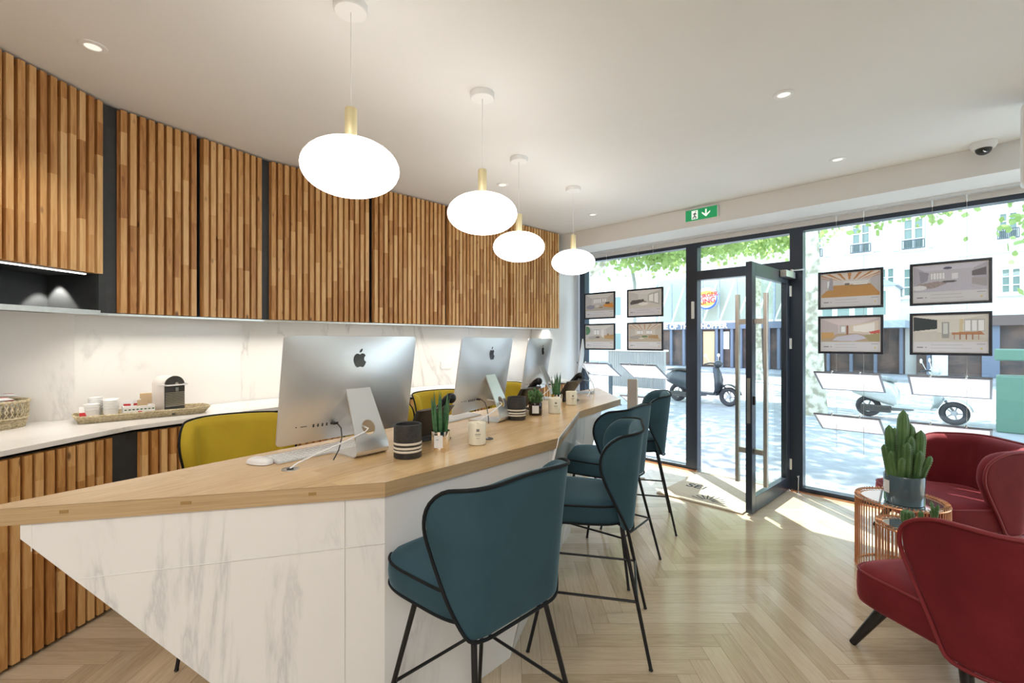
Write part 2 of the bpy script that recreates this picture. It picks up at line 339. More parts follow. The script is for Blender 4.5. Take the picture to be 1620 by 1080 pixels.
# screed just under the boards fills the joints
sub = MB(); sub.prism([R(2.6, WV+.04)[:2], R(-5.2, WV+.04)[:2], (-3.6, 6.5), (-3.6, -4.2), (3.2, -4.2)], -.06, -.002)
struct(sub.build('floor_screed', mat('joint brown', (.20, .12, .06), .8)))

# ------------------------------------------------------------------ the curved wall line and cabinets
K = [Vector((-2.476, .7)), Vector((-2.247, 2.61)), Vector((-1.79, 3.385)), Vector((.598, 5.748))]
def offs(line, d):
    """offset a polyline by d towards the room (right of travel)"""
    out = []; nr = []
    for a, b in zip(line, line[1:]):
        t = (b-a).normalized(); nr.append(Vector((t.y, -t.x)))
    for i, p in enumerate(line):
        if i == 0: out.append(p+nr[0]*d)
        elif i == len(line)-1: out.append(p+nr[-1]*d)
        else:
            m_ = (nr[i-1]+nr[i]).normalized(); out.append(p+m_*(d/m_.dot(nr[i])))
    return out
K0 = K[0]-(K[1]-K[0]).normalized()*4.5
LONG = [K0, K[1], K[2], K[3]]
WALL = offs(LONG, -.38); WALL[1] = Vector((-2.588, 2.76)); WALL[0] = Vector((-3.6, 2.205))
wallend = R(0, WV)                               # corner with the shop front
d45 = (K[3]-K[2]).normalized()
CEIL = 2.75
def wallseg(name, a, b, m, z0=0, z1=CEIL, th=.12):
    t = (b-a).normalized(); n = Vector((t.y, -t.x)); q = [a, b, b-n*th, a-n*th]
    return struct(MB().prism([(p.x, p.y) for p in q], z0, z1).build(name, m))
far = WALL[3]+d45*.75
wl = MB(); ins = [WALL[0], WALL[1], WALL[2], far]; outw = offs(ins, -.12)
wl.prism([tuple(p) for p in ins]+[tuple(p) for p in outw[::-1]], 0, CEIL); struct(wl.build('wall_left', M['marblewall']))
# white pier between cabinets and shop front
W0 = Vector((.918, 6.33)); t45 = Vector((VS.x, VS.y)); nn = Vector((-t45.y, t45.x))
pa = W0-t45*.76; q = [pa, W0+t45*.25, W0+t45*.25+nn*.6, pa+nn*.6]
struct(MB().prism([tuple(p) for p in q], 0, CEIL).build('wall_end', M['paint'], bevel=.004))
# rest of the room behind the camera
struct(MB().box((-3.7, -4.3, 0), (3.6, -4.18, CEIL)).build('wall_back', M['paint']))
struct(MB().box((-3.72, -4.3, 0), (-3.6, 2.3, CEIL)).build('wall_side', M['paint']))
wr = MB().box((2.45, -1.5, 0), (2.57, WV+.3, CEIL)); o = wr.build('wall_right', M['paint'], rz=RZ); struct(o)
# ceiling slab
cp = [tuple(R(2.6, WV+.12)[:2]), tuple(R(-5.4, WV+.12)[:2]), (-3.75, 6.6), (-3.75, -4.4), (3.7, -4.4)]
struct(MB().prism(cp, CEIL, CEIL+.25).build('ceiling', M['ceil']))
SOF = 2.56; SV = 4.543
struct(MB().box((-4.6, SV, SOF), (2.45, WV+.16, CEIL)).build('ceiling_soffit', M['paint'], rz=RZ))
struct(MB().box((-3.86, WV-.02, 2.50), (2.45, WV+.12, SOF)).build('trim_1', M['paint'], rz=RZ))
struct(MB().box((-3.86, WV-.10, 2.538), (2.45, WV-.05, SOF)).build('trim_2', M['alu'], rz=RZ))
# building face over the shop front
struct(MB().box((-9, WV+.12, SOF), (7, WV+.24, 5.5)).build('wall_front', M['stone'], rz=RZ))

def slats(mb, wdt, z0, z1, pitch=.0465, sw=.0295, d=.028):
    n = max(1, round(wdt/pitch)); p = wdt/n; r2 = random.Random(int(wdt*1000+z1*77)+len(mb.v))
    for i in range(n):
        x = i*p+(p-sw)/2; z = z0; dd = d+r2.uniform(-.001, .001)
        while z < z1-1e-4:
            ze = z+r2.uniform(.12, .55)
            if ze > z1-.08: ze = z1
            c = (r2.random(), r2.random(), r2.random())
            mb.box((x, 0, z), (x+sw, dd, ze), None, c); z = ze
def cabinet(kind, label, a, b, z0, z1, depth, group, niche=None, split=None):
    a = Vector(a); b = Vector(b); wd = (b-a).length; t = (b-a)/wd
    o = thing(kind, label, 'cabinet', (a.x, a.y, 0), atan2(t.y, t.x), group)
    zb = z0 if niche is None else niche
    if niche is None:
        box('cabinet_body', (0, .037, z0), (wd, depth, z1), M['dark'], o)
    else:
        nb = MB(); nb.box((0, .035, z0), (wd, depth, z1))
        nb.box((0, .035, niche-.012), (wd, depth, niche)); nb.box((0, depth-.015, niche), (wd, depth, z0)); nb.box((wd-.015, .035, niche), (wd, depth, z0)); nb.box((0, .035, niche), (.015, depth, z0))
        nb.build('cabinet_body', M['dark'], o)
        box('shelf_edge', (0, .028, niche-.014), (wd, .035, niche), M['steel'], o)
        box('light_line', (.02, .06, z0-.006), (wd-.05, .075, z0-.001), M['led'], o)
    cuts = [0, wd] if not split else split
    for x0, x1 in zip(cuts, cuts[1:]):
        mb = MB(); mb.box((x0+.004, .028, z0+.002), (x1-.004, .036, z1-.004), None, (.08, .5, .5)); s2 = MB(); slats(s2, x1-x0-.008, z0+.002, z1-.004)
        n = len(mb.v); mb.v += [v+Vector((x0+.004, 0, 0)) for v in s2.v]; mb.f += [tuple(i+n for i in f) for f in s2.f]; mb.c += s2.c; mb.uv += s2.uv
        mb.build('slatted_door', M['slat'], o)
    return o
def along(line, i, s0, s1):
    t = (line[i+1]-line[i]).normalized(); return line[i]+t*s0, line[i]+t*s1
UZ0 = 1.58; UZ1 = 2.742; G = 'slatted wall cabinets'
t01 = (K[1]-K[0]).normalized()
L1 = (K[1]-K[0]).length
a, b = K[1]-t01*1.71, K[1]-t01*.875
cabinet('wall_cabinet', 'slatted wall cabinet left of the frame edge over the niche', a, b, 1.79, UZ1, .36, G, 1.592)
a, b = K[1]-t01*.87, K[1]-t01*.03
cabinet('wall_cabinet', 'slatted wood wall cabinet over a dark lit niche, nearest on the left', a, b, 1.79, UZ1, .36, G, 1.592)
a, b = along(K, 1, .035, .455); cabinet('wall_cabinet', 'slatted wall cabinet right of the wide dark gap', a, b, UZ0, UZ1, .36, G)
a, b = along(K, 1, .474, .885); cabinet('wall_cabinet', 'slatted wall cabinet over the mustard chair at left', a, b, UZ0, UZ1, .36, G)
wm = [.03, .825, .852, 1.62, 1.642, 2.465, 2.487, 3.345]
labs = ['slatted wall cabinet behind the largest pendant globe', 'slatted wall cabinet between the first and second pendant globes', 'slatted wall cabinet behind the second pendant globe', 'slatted wall cabinet at the far end beside the white pier']
for i in range(4):
    a, b = along(K, 2, wm[2*i], wm[2*i+1]); cabinet('wall_cabinet', labs[i], a, b, UZ0, UZ1, .36 if i < 3 else .145, G)
# dark fillers in the corners
for nm, p, z0 in (('trim_3', K[1], UZ0), ('trim_4', K[2], UZ0)):
    i = K.index(p); ta = (K[i]-K[i-1]).normalized(); tb = (K[i+1]-K[i]).normalized(); na = Vector((-ta.y, ta.x)); nb_ = Vector((-tb.y, tb.x))
    q = [p-ta*.04+na*.03, p+na*.025, p+tb*.045+nb_*.03, p+tb*.045+nb_*.3, p-ta*.04+na*.3]
    struct(MB().prism([tuple(x) for x in q], z0, UZ1).build(nm, M['dark']))
# steel profile and led strips under the wall cabinets
prof = MB(); inn = offs(K, -.02); inn2 = offs(K, -.055)
prof.prism([tuple(p) for p in inn]+[tuple(p) for p in inn2[::-1]], UZ0-.014, UZ0-.002)
struct(prof.build('trim_5', M['steel']))
Ls = offs(K, -.10); Ls2 = offs(K, -.125)
ls = MB().prism([tuple(p) for p in Ls]+[tuple(p) for p in Ls2[::-1]], UZ0-.010, UZ0-.002)
tag(ls.build('led_strip', M['led']), 'continuous warm light strip under the slatted wall cabinets', 'light')
Lm = offs(K, -.17)
for i, en in ((0, 2.6), (1, 2.0), (2, 7.5)):
    a, b = Lm[i], Lm[i+1]
    if i == 0: a = K[1]-t01*1.6+Vector((-.17, 0))
    c = (a+b)/2; t = (b-a); area('under_cabinet_light', (c.x, c.y, UZ0-.02), t.length, .04, en, (1, .93, .84), (0, 0, atan2(t.y, t.x)), 130)
sp = bpy.data.lights.new('niche_spot', 'SPOT'); sp.energy = 16; sp.spot_size = radians(76); sp.spot_blend = .25; sp.shadow_soft_size = .01; sp.color = (1, .95, .85)
so = bpy.data.objects.new('niche_spot', sp); C.objects.link(so); so.location = (-2.525, 2.545, 1.778); so.rotation_euler = (radians(4), 0, 0)
# base cabinets
KB = offs(LONG, .16); BZ = .935; G2 = 'slatted base cabinets'
tB = (KB[1]-KB[0]).normalized()
a, b = KB[1]-tB*.93, KB[1]-tB*.09
cabinet('base_cabinet', 'slatted base cabinet under the round wicker basket', a, b, .02, BZ-.018, .5, G2)
a, b = KB[1]-tB*1.80, KB[1]-tB*.94
cabinet('base_cabinet', 'slatted base cabinet at the left edge, cut by the frame', a, b, .02, BZ-.018, .5, G2)
tC = (KB[2]-KB[1]); lC = tC.length
a, b = along(KB, 1, .04, .76); cabinet('base_cabinet', 'slatted base cabinet under the coffee maker tray', a, b, .02, BZ-.018, .5, G2)
lD = (KB[3]-KB[2]).length; n = 4
for i in range(n):
    a, b = along(KB, 2, .02+i*(lD-.03)/n, .02+(i+1)*(lD-.03)/n-.012)
    cabinet('base_cabinet', ['slatted base cabinet behind the large silver monitor', 'slatted base cabinet behind the middle mustard stools', 'slatted base cabinet behind the third silver monitor', 'last slatted base cabinet towards the shop front'][i], a, b, .02, BZ-.018, .5 if i < 3 else .26, G2)
q = KB[1]; ta = tB; tb = tC.normalized(); na = Vector((-ta.y, ta.x)); nb_ = Vector((-tb.y, tb.x))
qq = [q-ta*.095+na*.035, q+na*.03, q+tb*.045+nb_*.035, q+tb*.045+nb_*.3, q-ta*.095+na*.3]
struct(MB().prism([tuple(x) for x in qq], .0, BZ-.018).build('trim_6', M['dark']))
wt = offs(LONG, .175); wb = offs(LONG, -.375); wb[1] = Vector((-2.585, 2.755)); wb[0] = Vector((-3.595, 2.200))
tt = MB()
s0 = KB[1]-tB*3.0+Vector((.015, 0))
e1 = wt[3]+d45*-.02; 
poly = [(-3.595, wt[0].y), tuple(wt[0]), tuple(wt[1]), tuple(wt[2]), tuple(wt[3]), tuple(wt[3]+(wb[3]-wt[3])*.52), tuple(wt[3]+(wb[3]-wt[3])*.52-d45*.62), tuple(wb[3]-d45*.62), tuple(wb[2]), tuple(wb[1]), tuple(wb[0])]
tt.prism(poly, BZ, .96)
tag(tt.build('worktop', M['marblewall'], bevel=.002), 'continuous pale stone worktop on the slatted base cabinets along the wall', 'worktop')

# ------------------------------------------------------------------ shop front
def fr(mb, u0, u1, z0, z1, d=.10, v0=WV): mb.box((u0, v0, z0), (u1, v0+d, z1))
u_l = uz(917, 540, WV)[0]; u_l2 = uz(925, 540, WV)[0]
u_m1 = uz(1085, 540, WV)[0]; u_m2 = uz(1103, 540, WV)[0]; u_n1 = uz(1249, 540, WV)[0]; u_n2 = uz(1270, 540, WV)[0]
TOPZ = 2.50
w1 = thing('window_1', '', ''); del w1['label']; del w1['category']; struct(w1); w1.rotation_euler = (0, 0, RZ)
mb = MB(); fr(mb, u_l, u_l2, 0, TOPZ); fr(mb, u_l2, u_m1, 2.462, TOPZ); fr(mb, u_l2, u_m1, 0, .045); fr(mb, u_m1, u_m2, 0, TOPZ)
mb.build('window_frame', M['frame'], w1, bevel=.002)
box('window_pane', (u_l2, WV+.05, .045), (u_m1, WV+.058, 2.462), M['glass'], w1)
box('door_contact', ((u_m1+u_m2)/2+.0, WV-.012, 1.67), ((u_m1+u_m2)/2+.035, WV, 1.86), M['white'], w1, bevel=.006)
w2 = thing('window_2', '', ''); del w2['label']; del w2['category']; struct(w2); w2.rotation_euler = (0, 0, RZ)
mb = MB(); fr(mb, u_n1, u_n2, 0, TOPZ); fr(mb, u_n2, 2.4, 2.462, TOPZ); fr(mb, u_n2, 2.4, 0, .045); fr(mb, .33, .40, 0, TOPZ)
mb.build('window_frame', M['frame'], w2, bevel=.002)
box('window_pane', (u_n2, WV+.05, .045), (.33, WV+.058, 2.462), M['glass'], w2)
box('window_pane', (.40, WV+.05, .045), (2.4, WV+.058, 2.462), M['glass'], w2)
w3 = thing('window_3', '', ''); del w3['label']; del w3['category']; struct(w3); w3.rotation_euler = (0, 0, RZ)
mb = MB(); fr(mb, u_m2, u_n1, 2.455, TOPZ); fr(mb, u_m2, u_n1, 2.09, 2.19)
mb.build('window_frame', M['frame'], w3, bevel=.002)
box('window_pane', (u_m2, WV+.05, 2.19), (u_n1, WV+.058, 2.455), M['glass'], w3)
struct(MB().box((u_l2, WV-.03, 0), (u_m2, WV, .012)).build('trim_7', M['copper'], rz=RZ))
struct(MB().box((u_n1+.02, WV-.03, 0), (2.4, WV, .012)).build('trim_8', M['copper'], rz=RZ))
# open door leaf, perpendicular to the front
dr = thing('door_1', '', ''); del dr['label']; del dr['category']; struct(dr)
hz = R(-1.350, WV-.01); dr.location = hz; dr.rotation_euler = (0, 0, RZ-radians(90)-radians(1.6))
# local: x runs from hinge to free edge (into the room), y = thickness (towards +u)
LW = .955; T = .05; z0, z1 = .012, 2.075
mb = MB()
mb.box((0, 0, z0), (.085, T, z1)); mb.box((LW-.085, 0, z0), (LW, T, z1)); mb.box((.085, 0, z0), (LW-.085, T, .135)); mb.box((.085, 0, z1-.11), (LW-.085, T, z1))
mb.build('door_frame', M['frame'], dr, bevel=.003)
box('door_pane', (.085, .02, .135), (LW-.085, .03, z1-.11), M['glass'], dr)
box('lock_plate', (LW, .012, .75), (LW+.003, .038, 1.12), M['steel'], dr)
box('lock_cylinder', (LW-.055, T, .90), (LW-.03, T+.012, .97), M['blackpl'], dr, bevel=.003)
for sgn, y0 in ((1, T), (-1, 0)):
    mb = MB(); yb = y0+sgn*.07
    mb.box((LW-.06-.018, min(yb, yb+sgn*.03), .24), (LW-.06+.018, max(yb, yb+sgn*.03), 1.815))
    for zz in (.515, 1.585): mb.box((LW-.085, min(y0, yb), zz-.022), (LW-.042, max(y0, yb), zz+.022))
    mb.build('door_handle', M['steel'], dr, bevel=.003)
mb = MB(); mb.cbox((.16, T+.03, z1-.035), (.26, .055, .06)); mb.box((.05, T+.03, z1-.005), (.09, T+.05, z1+.02)); mb.tube([(.08, T+.04, z1+.01), (.0, T+.12, z1+.02)], .008)
mb.build('door_closer', M['steel'], dr, bevel=.006)
for zz in (1.90, 1.40, .25): MB().lathe([(.009, -.05), (.009, .05)], 10, (-.008, T+.006, zz)).build('hinge', M['steel'], dr)
# door stop rod by the hinge
p = R(-1.22, WV-.05)
o = MB().lathe([(.018, 0), (.018, .006), (.005, .01), (.005, .15), (.009, .155), (.009, .165)], 12).build('door_stop', M['chrome'], loc=p); tag(o, 'slim chrome door stop standing on the floor beside the door hinge', 'door stop')

# posters and light trays hung on cables in the front
def paint(kind, nx=110, ny=78):
    """a small abstract interior photograph with a caption strip, as a grid of face colours"""
    r = random.Random(kind*13+5); g = [[(.6, .6, .6)]*nx for _ in range(ny)]
    def poly(pts, c, j=.03, c2=None):
        xs = [p[0] for p in pts]; ys = [p[1] for p in pts]; y0, y1 = min(ys), max(ys)
        for yy in range(max(0, int(y0*ny)), min(ny, int(y1*ny)+1)):
            y = (yy+.5)/ny
            for xx in range(max(0, int(min(xs)*nx)), min(nx, int(max(xs)*nx)+1)):
                x = (xx+.5)/nx; ins = False
                for k in range(len(pts)):
                    a_, b_ = pts[k], pts[k-1]
                    if (a_[1] > y) != (b_[1] > y) and x < (b_[0]-a_[0])*(y-a_[1])/(b_[1]-a_[1])+a_[0]: ins = not ins
                if ins:
                    f = (y-y0)/max(1e-6, y1-y0); k_ = 1+r.uniform(-j, j); cc = c if c2 is None else tuple(c[i]+(c2[i]-c[i])*f for i in range(3)); g[yy][xx] = tuple(min(1, q*k_) for q in cc)
    def rect(x0, y0, x1, y1, c, j=.03, c2=None): poly([(x0, y0), (x1, y0), (x1, y1), (x0, y1)], c, j, c2)
    def oval(cx, cy, rx, ry, c, j=.06, c2=None): poly([(cx+rx*cos(2*pi*k/20), cy+ry*sin(2*pi*k/20)) for k in range(20)], c, j, c2)
    def win(x0, y0, x1, y1, n=2, c=(.80, .82, .84)):
        rect(x0, y0, x1, y1, (.42, .42, .42))
        for k in range(n): rect(x0+(x1-x0)*(k+.12)/n, y0+.02, x0+(x1-x0)*(k+.9)/n, y1-.02, c)
    W1, W2, CL, FL = [((.56, .55, .54), (.50, .48, .47), (.66, .65, .64), (.46, .42, .38)), ((.64, .64, .63), (.55, .55, .54), (.70, .70, .69), (.60, .58, .55)),
        ((.60, .60, .60), (.52, .52, .52), (.68, .68, .68), (.50, .45, .38)), ((.60, .58, .55), (.52, .50, .47), (.62, .58, .53), (.46, .40, .32)), ((.62, .60, .60), (.50, .48, .50), (.70, .62, .56), (.50, .27, .09)),
        ((.50, .49, .56), (.42, .41, .48), (.58, .57, .66), (.50, .49, .57)), ((.60, .54, .56), (.52, .46, .48), (.66, .58, .60), (.46, .36, .26)), ((.66, .65, .60), (.60, .58, .53), (.72, .70, .66), (.56, .53, .48))][kind]
    hx0, hx1, hy0, hy1 = [(.22, .80, .16, .46), (.30, .62, .14, .44), (.25, .75, .14, .44), (.20, .82, .22, .44), (.22, .85, .20, .36), (.15, .82, .14, .42), (.30, .62, .20, .46), (.12, .70, .10, .46)][kind]
    poly([(0, 0), (1, 0), (hx1, hy0), (hx0, hy0)], CL); poly([(0, 0), (hx0, hy0), (hx0, hy1), (0, .66)], W2); poly([(1, 0), (hx1, hy0), (hx1, hy1), (1, .66)], W2)
    rect(hx0, hy0, hx1, hy1, W1); poly([(0, .64), (hx0, hy1), (hx1, hy1), (1, .64), (1, .73), (0, .73)], FL, .05)
    D = (.10, .095, .10)
    if kind == 0: win(.28, .18, .56, .40, 4); win(.60, .2, .74, .38, 2); oval(.18, .55, .16, .09, (.30, .29, .38)); oval(.42, .52, .09, .05, (.62, .60, .58)); poly([(.66, .44), (.98, .40), (1, .62), (.66, .56)], (.62, .28, .07)); rect(.72, .36, .86, .45, D); oval(.55, .58, .08, .03, (.34, .22, .12))
    if kind == 1: poly([(.60, .18), (.94, .08), (.94, .60), (.60, .46)], (.40, .40, .39)); poly([(.63, .2), (.76, .16), (.76, .47), (.63, .44)], (.82, .82, .82)); poly([(.79, .16), (.91, .12), (.91, .54), (.79, .49)], (.82, .82, .82)); poly([(.04, .48), (.10, .38), (.46, .35), (.50, .44), (.30, .52), (.06, .56)], D, .3); oval(.45, .54, .16, .06, (.78, .77, .75)); oval(.52, .46, .04, .02, D)
    if kind == 2: oval(.04, .22, .13, .19, (.09, .22, .12), .5); win(.30, .18, .50, .42, 2); poly([(.56, .2), (.66, .14), (.66, .54), (.56, .46)], (.74, .74, .73)); poly([(.68, .44), (1, .40), (1, .62), (.68, .58)], (.46, .30, .14)); rect(.78, .36, .84, .45, (.34, .22, .1)); oval(.24, .54, .16, .07, (.38, .37, .36)); oval(.44, .52, .08, .04, D)
    if kind in (3, 4):
        for i in range(9):
            x = .5+(i-4)*.075; X = .5+(i-4)*.19; poly([(X-.035, 0), (X+.035, 0), (x+.012, hy0), (x-.012, hy0)], (.48, .21, .07) if kind == 4 else (.50, .36, .26), .08)
    if kind == 3: win(.26, .25, .44, .42, 3); win(.55, .25, .72, .42, 3); oval(.20, .54, .18, .07, (.36, .35, .34)); oval(.50, .50, .09, .04, (.14, .22, .10), .3); poly([(.62, .46), (.90, .44), (.92, .60), (.62, .56)], (.40, .27, .14)); oval(.40, .58, .09, .03, (.60, .57, .52))
    if kind == 4: win(.10, .20, .19, .44, 1, (.78, .80, .86)); rect(.40, .26, .82, .32, (.72, .72, .72)); rect(.42, .31, .50, .37, (.16, .14, .14)); rect(.56, .33, .80, .38, (.80, .80, .78)); rect(.52, .37, .84, .40, (.30, .20, .12)); poly([(.16, .12), (.20, .12), (.22, .5), (.13, .5)], (.36, .35, .40))
    if kind == 5: poly([(.08, .14), (.22, .2), (.20, .42), (.10, .48)], (.30, .29, .36)); win(.24, .2, .44, .40, 5, (.78, .79, .84)); oval(.48, .10, .06, .035, (.10, .10, .17)); poly([(.05, .50), (.35, .44), (.48, .50), (.30, .62), (.06, .64)], (.34, .28, .28), .2); oval(.08, .60, .11, .07, (.72, .72, .76)); rect(.54, .24, .62, .4, (.72, .72, .78)); poly([(.80, .22), (.98, .14), (.98, .34), (.80, .34)], (.15, .13, .15)); poly([(.80, .40), (.98, .42), (.98, .64), (.80, .56)], (.38, .36, .38)); oval(.50, .46, .10, .03, D, .3)
    if kind == 6: win(.34, .22, .44, .44, 1); rect(.45, .22, .48, .5, (.28, .13, .09)); poly([(.50, .22), (.98, .08), (.98, .52), (.50, .44)], (.66, .58, .50)); poly([(.56, .24), (.92, .14), (.92, .44), (.56, .40)], (.82, .80, .78)); poly([(0, .42), (.22, .42), (.24, .58), (0, .64)], (.58, .36, .16)); poly([(.28, .56), (.62, .48), (.82, .60), (.56, .70), (.2, .68)], (.56, .56, .66)); poly([(.72, .52), (1, .46), (1, .70), (.84, .70)], (.36, .32, .18)); poly([(.82, .42), (1, .36), (1, .46), (.86, .48)], (.56, .12, .10))
    if kind == 7: poly([(0, .02), (.34, .12), (.34, .36), (0, .42)], (.03, .045, .05)); poly([(0, .46), (.34, .42), (.34, .62), (0, .70)], (.56, .54, .51)); rect(.40, .18, .50, .62, (.30, .31, .30)); rect(.42, .2, .48, .5, (.62, .64, .64)); win(.70, .12, .96, .44, 3, (.82, .84, .86)); poly([(.64, .1), (.69, .1), (.68, .5), (.63, .5)], (.62, .54, .36)); poly([(.54, .46), (.92, .44), (.96, .52), (.54, .52)], (.46, .21, .10))
    if kind == 7:
        for k in range(5): rect(.56+k*.08, .50, .575+k*.08, .66, (.34, .15, .08)); rect(.55+k*.08, .47, .60+k*.08, .50, (.40, .20, .12))
    rect(0, .72, 1, 1.01, (.62, .62, .66), .008)
    for yy in (.80, .84, .88): rect(.25, yy, r.uniform(.6, .8), yy+.012, (.42, .42, .46))
    rect(.05, .86, .14, .89, (.15, .15, .18)); rect(.16, .86, .19, .89, (.3, .3, .35)); rect(.86, .765, .97, .785, (.2, .2, .25)); rect(.91, .87, .94, .92, (.6, .5, .25))
    return g
PW, PV = .465, 4.92
cols = [(-3.690, 'left'), (-3.048, 'left'), (-1.060, 'right'), (-.422, 'right')]
cols = [(uz(924, 540, PV)[0]+.0, 0), (uz(991.7, 540, PV)[0], 1), (uz(1294, 540, PV)[0], 2), (uz(1439, 540, PV)[0], 3)]
rows = [(1.705, 2.04), (1.313, 1.645)]
where = ['beside the white pier', 'left of the door', 'right window, beside trunk', 'far right column']
subj = [['living room with an orange cabinet', 'white room with a dark sofa', 'timber ceiling and oak floor', 'lilac grey lounge with round lamp'],
        ['room with a leafy plant', 'exposed ceiling beams', 'long room with sun streaks', 'dark screen and dining table']]
for ci, (u0, k) in enumerate(cols):
    for ri, (za, zb) in enumerate(rows):
        t = thing('backlit_poster', 'backlit photo of %s, %s row, %s' % (subj[ri][ci], 'upper' if ri == 0 else 'lower', where[ci]), 'poster', R(u0, PV, za), RZ, 'backlit property posters in the shop front')
        hh = zb-za; d = .016
        mb = MB(); b_ = .019; mb.box((0, 0, 0), (PW, d, b_)); mb.box((0, 0, hh-b_), (PW, d, hh)); mb.box((0, 0, b_), (b_, d, hh-b_)); mb.box((PW-b_, 0, b_), (PW, d, hh-b_)); mb.box((b_, .008, b_), (PW-b_, d, hh-b_))
        mb.build('frame', M['screenframe'], t, bevel=.002)
        g = paint([0, 1, 4, 5][ci] if ri == 0 else [2, 3, 6, 7][ci]); ny, nx = len(g), len(g[0]); mb = MB()
        X0, X1, Z0, Z1 = b_+.005, PW-b_-.005, b_+.005, hh-b_-.005
        for j in range(ny+1):
            for i in range(nx+1): mb.v.append(Vector((X0+(X1-X0)*i/nx, .006, Z1-(Z1-Z0)*j/ny)))
        for j in range(ny):
            for i in range(nx):
                q = j*(nx+1)+i; mb.face([q, q+nx+1, q+nx+2, q+1], g[j][i])
        mb.build('photo_print', M['screen'], t, recalc=False)
        box('print_margin', (b_, .0065, b_), (PW-b_, .008, hh-b_), M['paper'], t)
    for zi, (zin, zout) in enumerate(((1.150, .98), (.786, .618))):
        lab = 'backlit leaflet tray tilted outwards, %s, %s' % ('upper tray' if zi == 0 else 'lower tray', where[ci])
        t = thing('tilted_light_tray', lab, 'display tray', R(u0, PV-.16, zin), RZ, 'tilted light trays in the shop front')
        ang = atan2(zout-zin, .31); Mx = Matrix.Rotation(ang, 4, 'X'); ln = hypot(.31, zout-zin)
        mb = MB(); b_ = .014
        for a_, c_ in (((0, 0, 0), (PW, b_, .012)), ((0, ln-b_, 0), (PW, ln, .012)), ((0, b_, 0), (b_, ln-b_, .012)), ((PW-b_, b_, 0), (PW, ln-b_, .012))): mb.box(a_, c_, Mx)
        mb.build('tray_frame', mat('grey tray frame', (.22, .22, .25), .3, .4) if 'trayf' not in M else M['trayf'], t)
        MB().box((b_, b_, .002), (PW-b_, ln-b_, .009), Mx).build('light_panel', M['lightpanel'], t)
        for x_ in (.135, .33): MB().lathe([(.007, 0), (.007, .02)], 10, (x_, .0, .0), Mx).build('cable_clip', M['chrome'], t)
    for n_, x_ in enumerate((.135, .33)):
        t = thing('hanging_cable', 'thin steel display cable with a top clip, %s one, %s' % (('left', 'right')[n_], where[ci]), 'cable', R(u0+x_, PV+.021, .45), RZ, 'display cables in the shop front')
        MB().tube([(0, 0, 0), (0, 0, 2.1)], .0012, 6).build('cable', M['steel'], t)
        MB().lathe([(.006, 2.03), (.008, 2.04), (.008, 2.10), (.006, 2.108)], 10).build('ceiling_clip', M['chrome'], t)

# exit sign
u0, za = uz(1086.5, 352, SV); u1, zb = uz(1136, 326, SV); _, zc = uz(1086.5, 335, SV)
ex = thing('exit_sign', 'green emergency exit sign with running figure and down arrow on the soffit', 'sign', R(u0, SV, za), RZ)
ww = u1-u0; hh = zc-za
box('sign_housing', (-.008, -.022, -.006), (ww+.008, 0, hh+.006), M['white'], ex, bevel=.003)
box('sign_face', (0, -.026, 0), (ww, -.022, hh), M['green'], ex)
mb = MB(); mb.box((ww*.20, -.028, .012), (ww*.40, -.026, hh-.012)); cx = ww*.66
mb.box((cx-.007, -.028, hh*.3), (cx+.007, -.026, hh*.85))
for s_ in (-1, 1): mb.prism([(cx, hh*.18), (cx+s_*.04, hh*.52), (cx+s_*.04, hh*.66), (cx, hh*.36)][::1], 0, .002, M=Matrix(((1, 0, 0, 0), (0, 0, -1, -.026), (0, 1, 0, 0), (0, 0, 0, 1))))
mb.build('sign_pictogram', M['signwhite'], ex)
mb = MB(); s = hh/.17; P = lambda x, z: (ww*.30+x*hh, -.0290, z*hh)
mb.ball(P(.08, .76), (.055*hh, .001, .055*hh), 10, 6)
for a_, b_ in (((.06, .68), (-.02, .42)), ((.04, .62), (-.14, .56)), ((.05, .6), (.17, .52)), ((-.02, .42), (.12, .32)), ((.12, .32), (.12, .15)), ((-.02, .42), (-.06, .26)), ((-.06, .26), (-.2, .2))):
    mb.tube([P(*a_), P(*b_)], .0045, 6)
mb.build('running_figure', M['ink'], ex)

# air curtain housing at the right end of the soffit
p = R(.145, 3.76, 2.27)
o = MB().box((0, 0, 0), (.7, .12, .45)).build('air_curtain', M['white'], loc=p, rz=RZ, bevel=.02); tag(o, 'white rounded air unit high up at the right edge of the picture', 'air unit')

# ceiling fittings
def ray_ceiling(px, py, z=CEIL): Y = (z-H)*F/(540-py); return Vector(((px-810)/F*Y, Y, z))
dls = [((147, 73), 'recessed ceiling spotlight above the slatted cabinets at the left'), ((1240, 149), 'recessed ceiling spotlight in the middle of the right ceiling half'), ((1325, 252), 'recessed ceiling spotlight nearest the dome camera'),
       ((795, 292), 'recessed ceiling spotlight between the second and third pendants'), ((938, 339), 'small recessed ceiling spotlight right of the farthest pendant')]
d0 = None
for (px, py), lb in dls:
    p = ray_ceiling(px, py)
    if d0 is None:
        d0 = thing('recessed_spotlight', lb, 'ceiling light', p, 0, 'recessed ceiling spotlights')
        MB().lathe([(.030, -.001), (.032, -.006), (.050, -.004), (.052, 0), (.030, .0)], 28).build('trim_ring', M['white'], d0, smooth=True)
        MB().lathe([(.001, -.002), (.030, -.003), (.030, 0)], 24).build('lens', M['downl'], d0)
    else: dup(d0, p, 0, lb)
    s_ = bpy.data.lights.new('spot', 'SPOT'); s_.energy = 18; s_.spot_size = radians(95); s_.spot_blend = .7; s_.shadow_soft_size = .03; s_.color = (1, .93, .82)
    s2 = bpy.data.objects.new('spotlight_light', s_); C.objects.link(s2); s2.location = p-Vector((0, 0, .02))
p = ray_ceiling(1556, 226)
t = thing('security_camera', 'white dome security camera with dark lens on the ceiling near the soffit', 'camera', p)
